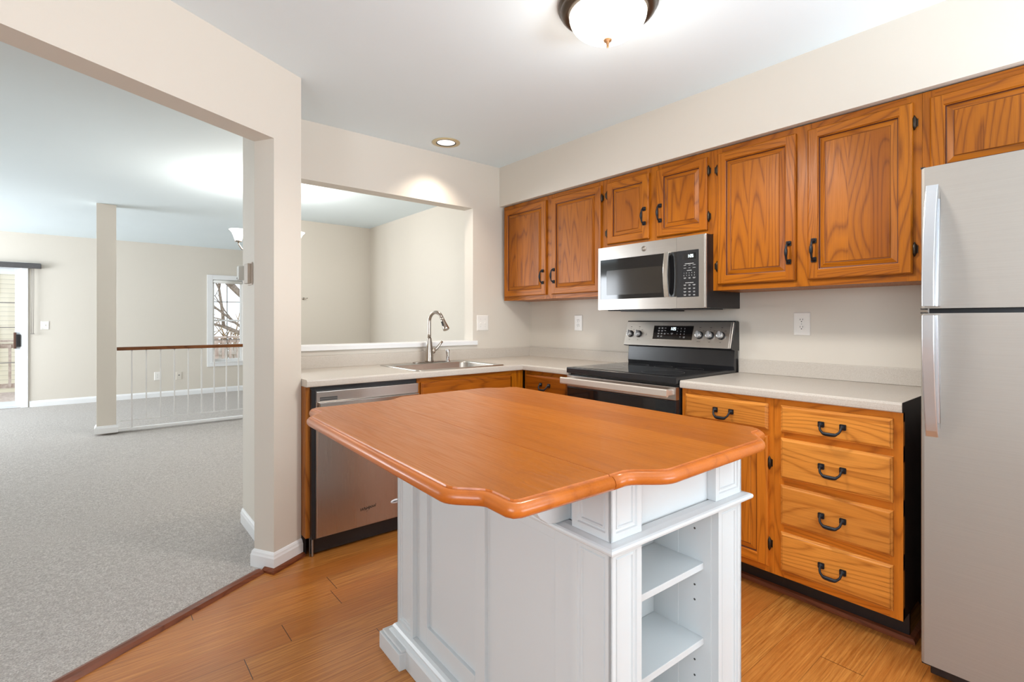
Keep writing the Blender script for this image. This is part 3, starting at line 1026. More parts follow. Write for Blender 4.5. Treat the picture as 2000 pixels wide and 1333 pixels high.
# ---------------------------------------------------------------- base cabinets, right wall
XBASE = -0.61
CT = 0.876             # underside of the counter
y0 = -1.840
W1_ = 2.287 - 1.840
t = thing('base_cabinet', 'oak base cabinet with one drawer over a door, right of the range', 'cabinet', (XBASE, y0, 0), FACE_RIGHT)
carcass(t, W1_, 0.6, 0.105, CT - 0.0005, [(0, 0.045), (W1_ - 0.04, W1_)], [(0, W1_, 0.105, 0.15), (0, W1_, 0.70, 0.75), (0, W1_, 0.83, CT - 0.0005)], None, [OAK_LIT_V, OAK_LIT_H])
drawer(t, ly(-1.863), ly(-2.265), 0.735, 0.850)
door(t, ly(-1.863), ly(-2.265), 0.135, 0.708, 'L', (0.10, 0.455), 0.46, mats=[OAK_LIT_V, OAK_LIT_H, OAK_LIT_P])
MB().box(0, W1_, 0.085, 0.1, 0.001, 0.1045).build('toe_kick', BLACK, t)
y0 = -2.2875
W2_ = 2.744 - 2.2875
t = thing('drawer_cabinet', 'oak base cabinet with a stack of four drawers beside the refrigerator', 'cabinet', (XBASE, y0, 0), FACE_RIGHT)
carcass(t, W2_, 0.6, 0.105, CT - 0.0005, [(0, 0.04), (W2_ - 0.04, W2_)], [(0, W2_, 0.105, 0.15), (0, W2_, 0.29, 0.35), (0, W2_, 0.49, 0.55), (0, W2_, 0.69, 0.75), (0, W2_, 0.84, CT - 0.0005)], INTERIOR, [OAK_LIT_V, OAK_LIT_H])
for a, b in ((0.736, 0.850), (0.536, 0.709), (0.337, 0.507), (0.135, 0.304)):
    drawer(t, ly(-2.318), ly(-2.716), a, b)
MB().box(0, W2_, 0.085, 0.1, 0.001, 0.1045).build('toe_kick', BLACK, t)
mb = MB()
mb.sweep([(XBASE + 0.085, -1.842), (XBASE + 0.085, -2.744), (-0.03, -2.744)], [(0.0005, 0.001), (0.022, 0.001), (0.021, 0.010), (0.015, 0.018), (0.0005, 0.022)], side=1)
struct(mb.build('trim_6', wood('shoe_moulding_cabinet', 'Y', srgb(112, 58, 34), srgb(76, 36, 20), srgb(134, 74, 46), rough=0.3, pore=0.1)))

# corner drawer cabinet left of the range
y0 = -0.6315
W = 1.068 - 0.6315
t = thing('base_cabinet', 'narrow oak base cabinet with a drawer in the corner left of the range', 'cabinet', (XBASE, y0, 0), FACE_RIGHT)
carcass(t, W, 0.6, 0.105, CT - 0.0005, [(0, 0.03), (W - 0.03, W)], [(0, W, 0.105, 0.15), (0, W, 0.70, 0.75), (0, W, 0.835, CT - 0.0005)])
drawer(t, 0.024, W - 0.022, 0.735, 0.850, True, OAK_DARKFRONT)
door(t, 0.024, W - 0.022, 0.135, 0.708, 'L', None, 0.46)
MB().box(0, W, 0.085, 0.1, 0.001, 0.1045).build('toe_kick', BLACK, t)

# sink base under the pass-through
YB = -0.61
x0_ = -1.440
W = 1.440 - 0.6115
t = thing('sink_cabinet', 'oak sink base cabinet with a plain false drawer front under the sink', 'cabinet', (x0_, YB, 0))
MB().box(0.0006, 0.018, 0.019, 0.59, 0.105, CT - 0.0005).box(W - 0.018, W - 0.0006, 0.019, 0.59, 0.105, CT - 0.0005).box(0.018, W - 0.018, 0.575, 0.59, 0.105, 0.60).box(0.018, W - 0.018, 0.019, 0.575, 0.105, 0.12).build('cabinet_box', OAK_V, t)
mb = MB()
for a, b in ((0, 0.03), (W - 0.10, W)):
    mb.box(a, b, 0, 0.0188, 0.105, CT - 0.0005)
for c, d in ((0.105, 0.15), (0.70, 0.75), (0.835, CT - 0.0005)):
    mb.box(0, W, 0.0004, 0.0188, c, d, mi=1)
mb.build('face_frame', [OAK_V, OAK_H], t)
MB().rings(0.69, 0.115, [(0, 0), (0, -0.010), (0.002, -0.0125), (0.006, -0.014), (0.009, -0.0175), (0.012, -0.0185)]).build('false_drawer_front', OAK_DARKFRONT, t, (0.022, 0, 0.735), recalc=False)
door(t, 0.022, 0.357, 0.135, 0.708, 'R', None, 0.46)
door(t, 0.377, 0.712, 0.135, 0.708, 'L', None, 0.46)
MB().box(0, W, 0.085, 0.1, 0.001, 0.1045).build('toe_kick', BLACK, t)

# filler panel between the wall stub and the dishwasher
t = thing('filler_panel', 'narrow oak filler panel between the wall post and the dishwasher', 'panel', (-2.0735, YB, 0))
MB().box(0, 0.022, -0.0, 0.59, 0.105, CT - 0.0005).build('panel', wood('oak_filler', 'Z', srgb(150, 88, 28), OAK_D, srgb(170, 104, 40)), t)
MB().box(0, 0.022, 0.06, 0.075, 0.001, 0.1045).build('toe_kick', BLACK, t)

# ---------------------------------------------------------------- counters
def counter_edge(mb, path, side):
    mb.sweep(path, [(-0.02, 0.8765), (0.0, 0.8765), (0.003, 0.880), (0.004, 0.890), (0.004, 0.905), (0.002, 0.911), (-0.003, 0.914), (-0.02, 0.914)], side=side, smooth=False)


SX0, SX1, SY0, SY1 = -1.435, -0.765, -0.612, -0.085      # sink rim
hx0, hx1, hy0, hy1 = SX0 + 0.03, SX1 - 0.03, SY0 + 0.03, SY1 - 0.025
CZ0, CZ1 = 0.8765, 0.914
YR0, YR1 = -1.0695, -1.8395                                # gap for the range
t = thing('countertop', 'pale speckled laminate corner countertop around the sink', 'countertop', (-1.0, -0.3, 0.8765))
mb = MB()
for a, b, c, d in ((-2.0735, hx0, -0.612, -0.0015), (hx1, -0.0015, -0.612, -0.0015), (hx0, hx1, -0.612, hy0), (hx0, hx1, hy1, -0.0015), (-0.612, -0.0015, YR0 + 0.0005, -0.612)):
    mb.box(a + 1.0, b + 1.0, c + 0.3, d + 0.3, 0, 0.0375)
counter_edge(mb, [(-2.0735, -0.631), (-0.631, -0.631), (-0.631, YR0 + 0.0005)], 1)
bm_ = mb.bm
for v in bm_.verts:
    if v.co.z > 0.2:
        v.co.x += 1.0
        v.co.y += 0.3
        v.co.z -= 0.8765
mb.build('worktop', LAM, t)
mb = MB()
mb.sweep([(-2.0735 + 1.0, -0.001 + 0.3), (-0.001 + 1.0, -0.001 + 0.3), (-0.001 + 1.0, YR0 + 0.3)], [(0.0, 0.038), (0.019, 0.038), (0.019, 0.112), (0.016, 0.1165), (0.0, 0.1165)], side=1)
mb.build('backsplash', LAM, t)
t = thing('countertop', 'short pale grey laminate countertop between range and refrigerator', 'countertop', (-0.3, -2.3, 0.8765))
mb = MB()
mb.box(-0.315, 0.2985, -0.4455, 0.4600, 0, 0.0375)
counter_edge(mb, [(-0.631, YR1 - 0.0005), (-0.631, -2.7455)], 1)
for v in mb.bm.verts:
    if v.co.z > 0.2:
        v.co.x += 0.3
        v.co.y += 2.3
        v.co.z -= 0.8765
mb.build('worktop', LAM, t)
mb = MB()
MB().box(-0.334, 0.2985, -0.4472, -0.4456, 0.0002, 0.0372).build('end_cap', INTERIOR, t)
mb.box(0.2795, 0.299, -0.446, 0.4600, 0.038, 0.1165, 0.003)
mb.build('backsplash', LAM, t)

# ---------------------------------------------------------------- sink, tap, sprayer
t = thing('sink', 'stainless steel drop-in sink below the pass-through', 'sink', ((SX0 + SX1) / 2, (SY0 + SY1) / 2, 0.914))
w2, d2 = (SX1 - SX0) / 2, (SY1 - SY0) / 2


def rrect(cx, cy, w, d, r, n=6):
    out = []
    for qx, qy, a0 in ((1, 1, 0), (-1, 1, 90), (-1, -1, 180), (1, -1, 270)):
        for k in range(n + 1):
            a = R(a0 + 90 * k / n)
            out.append((cx + qx * (w - r) + r * math.cos(a), cy + qy * (d - r) + r * math.sin(a)))
    return out


mb = MB()
by0 = -0.02
L = [rrect(0, 0, w2, d2, 0.03), rrect(0, 0, w2 - 0.002, d2 - 0.002, 0.03), rrect(0, 0, w2 - 0.012, d2 - 0.012, 0.025), rrect(0, -0.035, w2 - 0.035, d2 - 0.068, 0.06), rrect(0, -0.035, w2 - 0.040, d2 - 0.073, 0.06), rrect(0, -0.035, w2 - 0.050, d2 - 0.083, 0.06), rrect(0, -0.035, w2 - 0.075, d2 - 0.105, 0.05)]
Z = [0.0006, 0.005, 0.006, 0.004, -0.002, -0.15, -0.168]
V = [[mb.bm.verts.new((x, y, z)) for x, y in l] for l, z in zip(L, Z)]
for A, B in zip(V, V[1:]):
    n_ = len(A)
    for i in range(n_):
        f = mb.bm.faces.new((A[i], A[(i + 1) % n_], B[(i + 1) % n_], B[i]))
        f.smooth = True
mb.bm.faces.new(V[-1])
mb.build('basin', SINK, t, recalc=False)
MB().lathe([(0, -0.167), (0.02, -0.167), (0.04, -0.164), (0.044, -0.166)], 24, MX((0, -0.03, 0))).build('drain', CHROME, t)

FX, FY = -1.07, -0.128
t = thing('faucet', 'brushed nickel gooseneck pull-down faucet behind the sink', 'faucet', (FX, FY, 0.920), R(-72))
mb = MB()
mb.prism(rrect(0, 0, 0.128, 0.029, 0.028), 'xy', -0.0005, 0.006, 0.002)
mb.build('base_plate', NICKEL, t, rot=(0, 0, R(72)))
mb = MB()
mb.lathe([(0, 0.005), (0.031, 0.005), (0.031, 0.012), (0.0285, 0.03), (0.0285, 0.045), (0.027, 0.075), (0.024, 0.10), (0.0195, 0.14), (0.0165, 0.165), (0.0165, 0.17), (0, 0.17)], 28)
mb.build('body', NICKEL, t)
mb = MB()
path = [(0, 0, 0.165), (0, 0, 0.20), (0, 0, 0.25), (0, 0, 0.29)]
for k in range(1, 13):
    a = R(180 - 13.2 * k)
    path.append((0.060 + 0.060 * math.cos(a), 0, 0.29 + 0.064 * math.sin(a)))
mb.tube(path, 0.0125, 16)
mb.build('spout', NICKEL, t)
e0, e1 = Vector(path[-1]), Vector(path[-2])
dv = (e0 - e1).normalized()
mb = MB()
pts_ = [e0 + dv * k for k in (-0.002, 0.02, 0.045, 0.075, 0.088, 0.092)]
mb.tube(pts_, [0.0135, 0.0145, 0.0175, 0.0215, 0.0235, 0.021], 18)
sp = mb.build('spray_head', NICKEL, t)
mb = MB()
mid_ = e0 + dv * 0.045
mb.box(-0.006, 0.006, -0.0205, -0.0145, -0.018, 0.018, 0.002, M=Matrix.Translation(mid_) @ Vector((0, 0, 1)).rotation_difference(dv).to_matrix().to_4x4())
mb.build('spray_button', BLACK, sp)
mb = MB()
mb.lathe([(0, 0), (0.021, 0), (0.021, 0.02), (0.016, 0.026), (0, 0.026)], 20, MX((0.015, -0.0, 0.082), (0, R(90), 0)))
mb.tube([(0.03, 0, 0.080), (0.05, 0, 0.095), (0.075, 0, 0.125), (0.093, 0, 0.148)], [0.013, 0.011, 0.009, 0.0075], 12, flat=0.75)
mb.build('lever', NICKEL, t, rot=(0, 0, R(50)))

t = thing('side_sprayer', 'short chrome side sprayer standing right of the faucet', 'sprayer', (-0.93, -0.150, 0.9205))
mb = MB()
mb.lathe([(0, 0), (0.02, 0), (0.02, 0.004), (0.013, 0.009), (0.012, 0.02), (0.0105, 0.022), (0, 0.022)], 20)
mb.build('collar', CHROME, t)
mb = MB()
mb.lathe([(0, 0.02), (0.010, 0.02), (0.0115, 0.04), (0.0125, 0.058), (0.0155, 0.070), (0.0145, 0.082), (0.008, 0.088), (0, 0.089)], 20)
mb.build('spray_handle', CHROME, t)

# ================================================================== APPLIANCES
SEG = {'0': 'abcdef', '1': 'bc', '2': 'abged', '3': 'abgcd', '4': 'fgbc', '5': 'afgcd', '6': 'afgedc', '7': 'abc', '8': 'abcdefg', '9': 'abcdfg'}


def digits(mb, text, x, z, h, y=0.0, M=None):
    w, t_ = h * 0.5, h * 0.14
    for c in text:
        if c == ':':
            for zz in (0.3, 0.7):
                mb.box(x, x + t_, y - 0.0006, y, z + h * zz - t_ / 2, z + h * zz + t_ / 2, M=M)
            x += t_ * 2.2
            continue
        s = SEG[c]
        R_ = {'a': (0, w, h - t_, h), 'd': (0, w, 0, t_), 'g': (0, w, h / 2 - t_ / 2, h / 2 + t_ / 2), 'b': (w - t_, w, h / 2, h), 'c': (w - t_, w, 0, h / 2), 'e': (0, t_, 0, h / 2), 'f': (0, t_, h / 2, h)}
        for k in s:
            a, b, c_, d = R_[k]
            mb.box(x + a, x + b, y - 0.0006, y, z + c_, z + d, M=M)
        x += w * 1.35
    return mb


def dash(mb, x, z, w, h=0.0022, y=0.0, M=None):
    """an illegibly small printed word"""
    k = max(1, int(w / 0.004))
    for i in range(k):
        mb.box(x - w / 2 + i * w / k, x - w / 2 + (i + 0.78) * w / k, y - 0.0005, y, z - h / 2, z + h / 2 * (0.6 + 0.4 * ((i * 7 + 3) % 3) / 2), M=M)


def text_mesh(body, size, shear=0.0, extrude=0.0004):
    cu = bpy.data.curves.new('lettering', 'FONT')
    cu.body = body
    cu.size = size
    cu.shear = shear
    cu.extrude = extrude
    cu.offset = size * 0.025
    cu.align_x = 'CENTER'
    cu.align_y = 'CENTER'
    o = bpy.data.objects.new('lettering', cu)
    COL.objects.link(o)
    me = bpy.data.meshes.new_from_object(o.evaluated_get(bpy.context.evaluated_depsgraph_get()))
    bpy.data.objects.remove(o)
    bpy.data.curves.remove(cu)
    return me


# ---------------------------------------------------------------- microwave
XM = -0.372
y0 = -1.0845
MWW = 1.836 - 1.0845
t = thing('microwave', 'stainless over-the-range microwave with black glass door', 'microwave', (XM, y0, 1.284), FACE_RIGHT)
MH = 0.400
mb = MB()
mb.box(0.001, MWW - 0.001, 0.045, 0.371, 0.0, MH, 0.002)
mb.box(MWW + 0.0006, MWW + 0.002, 0.010, 0.371, 0.001, MH - 0.001)
mb.box(MWW + 0.002, MWW + 0.0035, 0.13, 0.25, 0.075, 0.085)
mb.build('housing', BLACK, t)
# left part: the door frame; right part: the control side
dw = 0.572
gx0, gx1, gz0, gz1 = 0.018, 0.512, 0.066, 0.320
mb = MB()
for a, b, c, d in ((0, gx0, 0, MH), (gx1, dw, 0, gz0), (gx1, dw, gz1, MH), (gx0, gx1, 0, gz0), (gx0, gx1, gz1, MH)):
    mb.box(a, b, 0, 0.044, c, d)
dr = mb.build('door', STEEL_H, t)
MB().box(gx0, dw, 0.0015, 0.03, gz0, gz1).build('door_glass', BLACKGLASS, dr)
mb = MB()
mb.prism(rrect(0.273, 0.171, 0.206, 0.078, 0.008), 'xz', 0.0008, 0.0016)
mb.build('viewing_window', WINDOWGREY, dr)
mb = MB()
prof = [(0.0, 0.062), (0.0, 0.324)]
outer, inner = [], []
for k in range(13):
    u = k / 12
    zz = 0.066 + u * 0.254
    bow = 0.026 + 0.014 * math.sin(math.pi * u)
    outer.append((-bow, zz))
    inner.append((-bow + 0.010, zz))
mb.prism([(0.0, 0.066)] + outer + [(0.0, 0.320), (0.0, 0.312)] + inner[-2:0:-1] + [(0.0, 0.074)], 'yz', 0.508, 0.538, 0.002)
mb.build('handle', plain('handle_steel', srgb(212, 208, 202), 0.22, 1.0), dr)
mb = MB()
for a, b, c, d in ((dw + 0.001, MWW, 0, 0.062), (dw + 0.001, MWW, 0.321, MH), (0.708, MWW, 0.062, 0.321)):
    mb.box(a, b, 0, 0.044, c, d)
mb.box(MWW - 0.012, MWW + 0.0005, -0.0015, 0.0095, 0, MH, 0.004)
mb.build('control_frame', STEEL_H, t)
cp = MB().prism([(p[0], p[1]) for p in rrect(0.640, 0.1915, 0.068, 0.1293, 0.008)], 'xz', -0.0006, 0.03).build('control_panel', BLACK, t)
MB().box(0.611, 0.690, -0.0012, -0.0005, 0.271, 0.304).build('display', BLACKGLASS, cp)
digits(MB(), '1:26', 0.640, 0.280, 0.0165, -0.0012).build('display_digits', DISPLAY, cp)
mb = MB()
ye = -0.0006
for zz, ws in ((0.247, (0.055,)), (0.209, (0.03,)), (0.141, (0.05,))):
    dash(mb, 0.652, zz, ws[0], 0.0035, ye)
for zz, n_ in ((0.238, 3), (0.223, 3), (0.169, 3), (0.130, 3), (0.111, 3), (0.093, 3), (0.075, 3)):
    for q in range(n_):
        xq = 0.625 + q * 0.028
        dash(mb, xq, zz, 0.018 - 0.003 * ((q + int(zz * 1000)) % 3), 0.0022, ye)
        if zz < 0.2:
            dash(mb, xq, zz - 0.004, 0.012, 0.0022, ye)
for r_, row in enumerate(('12345', '67890')):
    for q, c in enumerate(row):
        digits(mb, c, 0.617 + q * 0.016, 0.192 - r_ * 0.0135, 0.006, ye)
mb.build('button_legends', LEGEND, cp)
mb = MB()
Mx = MX((0.352, 0.0, 0.361), (R(90), 0, 0))
mb.lathe([(0, 0.0), (0.0165, 0.0), (0.0165, 0.0012), (0, 0.0012)], 28, Mx)
em = mb.build('emblem', GREYMARK, t)
mb = MB()
mb.lathe([(0.0128, 0.0012), (0.0142, 0.0012), (0.0142, 0.0018), (0.0128, 0.0018), (0.0128, 0.0012)], 28, Mx, cap=False)
mb.join_mesh(text_mesh('GE', 0.0125, 0.25), MX((0.352, -0.0014, 0.361), (R(90), 0, 0)))
mb.build('emblem_lettering', plain('emblem_light', srgb(200, 192, 182), 0.3, 0.6), em)
mb = MB()
mb.box(0.14, 0.44, 0.05, 0.30, -0.012, -0.0005, 0.004)
mb.box(0.50, 0.70, 0.06, 0.28, -0.006, -0.0005, 0.003, mi=1)
mb.box(0.03, 0.11, 0.06, 0.28, -0.006, -0.0005, 0.003, mi=1)
mb.build('underside_vent', [BLACK, DARKGREY], t)

# ---------------------------------------------------------------- range
XR = -0.655
y0 = -1.0735
RW = 0.762
t = thing('range', 'freestanding electric range with black glass top and stainless control panel', 'range', (XR, y0, 0), FACE_RIGHT)
MB().box(0.002, RW - 0.002, 0.032, 0.645, 0.03, 0.892, 0.002).box(0.03, 0.07, 0.06, 0.10, 0.001, 0.03).box(RW - 0.07, RW - 0.03, 0.06, 0.10, 0.001, 0.03).box(0.03, 0.07, 0.57, 0.61, 0.001, 0.03).box(RW - 0.07, RW - 0.03, 0.57, 0.61, 0.001, 0.03).build('body', BLACKENAMEL, t)
mb = MB()
mb.box(0, RW, -0.004, 0.600, 0.8945, 0.929, 0.006, seg=3)
ct = mb.build('cooktop', BLACKENAMEL, t)
MB().prism(rrect(RW / 2, 0.302, 0.362, 0.272, 0.012), 'xy', 0.929, 0.9305).build('glass_surface', BLACKGLASS, ct)
mb = MB()
for cx_, cy_, r_ in ((0.19, 0.17, 0.095), (0.57, 0.17, 0.115), (0.19, 0.44, 0.08), (0.57, 0.44, 0.08), (0.38, 0.46, 0.055)):
    mb.lathe([(r_ - 0.0015, 0.9305), (r_, 0.9305), (r_, 0.9308), (r_ - 0.0015, 0.9308), (r_ - 0.0015, 0.9305)], 48, MX((cx_, cy_, 0)), cap=False)
mb.build('burner_ring', plain('burner_mark', (0.06, 0.06, 0.062, 1), 0.3), ct)
od = MB().box(0.004, RW - 0.004, 0.0, 0.03, 0.215, 0.812, 0.003).build('oven_door', BLACKENAMEL, t)
MB().box(0.012, RW - 0.012, -0.0015, 0.001, 0.24, 0.806).build('door_glass', BLACKGLASS, od)
mb = MB()
mb.box(0.10, RW - 0.10, -0.0022, -0.0014, 0.36, 0.70)
mb.build('oven_window', plain('oven_window_glass', (0.016, 0.02, 0.026, 1), 0.08), od)
MB().box(0.004, RW - 0.004, -0.002, 0.03, 0.8125, 0.880, 0.003).build('door_trim', STEEL_H, od)
mb = MB()
mb.prism([(-0.068, 0.834), (-0.072, 0.840), (-0.072, 0.868), (-0.068, 0.874), (-0.056, 0.872), (-0.052, 0.866), (-0.052, 0.842), (-0.056, 0.836)], 'yz', 0.012, RW - 0.012, 0.001)
for a in (0.014, RW - 0.044):
    mb.box(a, a + 0.03, -0.056, -0.001, 0.840, 0.868, 0.004)
mb.build('handle', plain('oven_handle_steel', srgb(226, 216, 206), 0.32, 0.6), od)
MB().box(0.004, RW - 0.004, 0.0, 0.03, 0.045, 0.208, 0.004).build('storage_drawer', BLACKENAMEL, t)
# backguard
mb = MB()
mb.prism([(0.602, 0.8945), (0.596, 0.93), (0.592, 0.95), (0.600, 1.042), (0.640, 1.042), (0.648, 0.8945)], 'yz', 0.012, RW - 0.002, 0.002)
mb.prism([(0.560, 1.054), (0.562, 1.048), (0.60, 1.040), (0.650, 1.040), (0.650, 1.205), (0.64, 1.213), (0.612, 1.214), (0.607, 1.211)], 'yz', 0.0, RW + 0.001, 0.002)
bgd = mb.build('backguard', BLACKENAMEL, t)
ang = math.atan2(0.607 - 0.562, 1.209 - 1.052)
Mb = MX((0, 0.5605, 1.052), (-ang, 0, 0))
PH = 0.1615
mb = MB()
mb.box(0.002, RW - 0.018, -0.0035, 0.004, 0.0, PH, 0.002, M=Mb)
mb.prism([(-0.006, 0), (-0.006, PH), (0.004, PH), (0.004, 0)], 'yz', RW - 0.0175, RW - 0.004, 0.003, M=Mb)
cpn = mb.build('control_panel', STEEL_H, bgd)
dx0, dx1 = 1.300 - 1.0735, 1.580 - 1.0735
MB().box(dx0 - 0.003, dx1 + 0.003, -0.0048, -0.003, 0.041, 0.135, 0.0005, M=Mb).build('display_bezel', plain('bezel_steel', srgb(206, 200, 192), 0.2, 1.0), cpn)
dsp = MB().box(dx0, dx1, -0.0056, -0.003, 0.044, 0.132, M=Mb).build('display', BLACKGLASS, cpn)
digits(MB(), '1:25', dx0 + 0.122, 0.105, 0.018, -0.0056, M=Mb).build('display_digits', DISPLAY, dsp)
mb = MB()
ye = -0.0056
for c_, (xx, zs) in enumerate(((0.04, (0.120, 0.102, 0.084, 0.066)), (0.063, (0.120, 0.102, 0.084, 0.066)), (0.086, (0.118, 0.101, 0.083)))):
    for zz in zs:
        dash(mb, dx0 + xx, zz, 0.013, 0.003, ye, Mb)
        if c_ < 2 or zz < 0.09:
            dash(mb, dx0 + xx, zz - 0.005, 0.012, 0.003, ye, Mb)
dash(mb, dx0 + 0.110, 0.081, 0.011, 0.003, ye, Mb)
dash(mb, dx0 + 0.138, 0.084, 0.016, 0.003, ye, Mb)
dash(mb, dx0 + 0.138, 0.078, 0.008, 0.003, ye, Mb)
for r_, row in enumerate(('123', '456', '789')):
    for q, c in enumerate(row):
        digits(mb, c, dx0 + 0.172 + q * 0.025, 0.112 - r_ * 0.018, 0.0075, ye, M=Mb)
digits(mb, '0', dx0 + 0.197, 0.058, 0.0075, ye, M=Mb)
dash(mb, dx0 + 0.226, 0.063, 0.013, 0.003, ye, Mb)
dash(mb, dx0 + 0.226, 0.057, 0.012, 0.003, ye, Mb)
mb.build('button_legends', LEGEND, dsp)
mb = MB()
ye = -0.0035
for kx in (0.0435, 0.1105, 0.5525, 0.6215, 0.690):
    dash(mb, kx, 0.125, 0.012, 0.004, ye, Mb)
    dash(mb, kx, 0.112, 0.006, 0.003, ye, Mb)
    dash(mb, kx - 0.026, 0.103, 0.014, 0.003, ye, Mb)
    dash(mb, kx + 0.024, 0.105, 0.012, 0.003, ye, Mb)
    dash(mb, kx, 0.036, 0.024 if 0.5 < kx < 0.6 else 0.010, 0.003, ye, Mb)
dash(mb, 0.1735, 0.080, 0.004, 0.004, ye, Mb)
dash(mb, 0.1735, 0.072, 0.010, 0.003, ye, Mb)
mb.build('knob_legends', LEGEND_D, cpn)
for kx in (0.0435, 0.1105, 0.5525, 0.6215, 0.690):
    Mk = Mb @ MX((kx, -0.0036, 0.076), (R(90), 0, 0))
    kb = MB().lathe([(0, 0), (0.0235, 0), (0.0235, 0.004), (0.0215, 0.006), (0, 0.006)], 32, Mk).build('knob', BLACK, cpn)
    mb = MB()
    mb.lathe([(0, 0.0055), (0.0205, 0.0055), (0.0200, 0.020), (0.0188, 0.026), (0.016, 0.028), (0, 0.028)], 32, Mk)
    mb.box(-0.0045, 0.0045, -0.019, 0.019, 0.026, 0.038, 0.002, M=Mk)
    mb.build('knob_cap', plain('knob_steel', srgb(222, 222, 222), 0.25, 0.6) if kx < 0.05 else bpy.data.materials['knob_steel'], kb)

# ---------------------------------------------------------------- dishwasher
x0_ = -2.051
t = thing('dishwasher', 'stainless steel dishwasher at the left end of the counter', 'dishwasher', (x0_, -0.645, 0))
DWW = 0.606
MB().box(0.004, DWW - 0.004, 0.038, 0.60, 0.105, 0.874).box(0.0, 0.018, 0.012, 0.05, 0.10, 0.862).box(0.0, DWW, 0.03, 0.05, 0.848, 0.874).build('tub', BLACK, t)
MB().box(0.006, DWW - 0.002, 0.055, 0.07, 0.012, 0.104).build('toe_panel', BLACKENAMEL, t)
MB().box(0.004, 0.0055, 0.05, 0.06, 0.001, 0.10).box(0.01, 0.02, 0.04, 0.05, 0.001, 0.09, 0.004).build('front_foot', plain('foot_zinc', srgb(170, 170, 172), 0.35, 0.9), t)
MB().box(0.0175, 0.0185, -0.002, 0.03, 0.105, 0.858).build('edge_strip', CHROME, t)
dd = MB().box(0.021, DWW - 0.002, 0.0, 0.03, 0.105, 0.760, 0.004).build('door', STEEL_V, t)
mb = MB()
mb.box(0.021, DWW - 0.002, -0.002, 0.03, 0.797, 0.852, 0.003)
pn = mb.build('control_panel', STEEL_H, t)
mb = MB()
bot, top = [], []
for k in range(21):
    u = k / 20
    xx = 0.030 + u * (DWW - 0.041)
    bot.append((xx, 0.770 - 0.014 * math.sin(math.pi * u) + 0.020 * max(0, u - 0.72) / 0.28))
    top.append((xx, 0.796))
mb.prism(bot + top[::-1], 'xz', -0.028, -0.002, 0.004, seg=3)
mb.box(0.022, DWW - 0.003, 0.004, 0.03, 0.761, 0.797)
mb.build('handle', plain('dishwasher_handle_steel', srgb(205, 200, 196), 0.16, 1.0), pn)
mb = MB()
mb.box(0.037, 0.128, -0.0028, -0.0018, 0.804, 0.823, 0.0004)
v_ = mb.build('vent', plain('vent_grey', srgb(120, 118, 116), 0.4, 0.7), pn)
mb = MB()
for zz in (0.806, 0.818):
    mb.box(0.038, 0.127, -0.0034, -0.0027, zz, zz + 0.0035)
mb.build('vent_slot', SLOT, v_)
mb = MB()
Ml = MX((0.294, -0.0006, 0.199), (R(90), R(-6), 0))
mb.join_mesh(text_mesh('Whirlpool', 0.0215, 0.35), Ml)
mb.tube([(0.300, -0.0006, 0.186), (0.290, -0.0006, 0.181), (0.283, -0.0006, 0.190), (0.300, -0.0006, 0.201), (0.326, -0.0006, 0.213)], [0.0006, 0.0012, 0.001, 0.001, 0.0005], 6)
mb.build('maker_lettering', LEGEND_D, dd)
bd = MB().lathe([(0, 0), (0.034, 0), (0.034, 0.001), (0, 0.001)], 32, MX((0.463, 0.0, 0.1975), (R(90), 0, 0)) @ Matrix.Diagonal((1, 0.36, 1, 1))).build('oval_badge', WHITEMARK, dd)
mb = MB()
mb.join_mesh(text_mesh('AMERICAN', 0.0095, 0.2), MX((0.463, -0.0014, 0.1975), (R(90), 0, 0)))
mb.build('badge_lettering', LEGEND_D, bd)

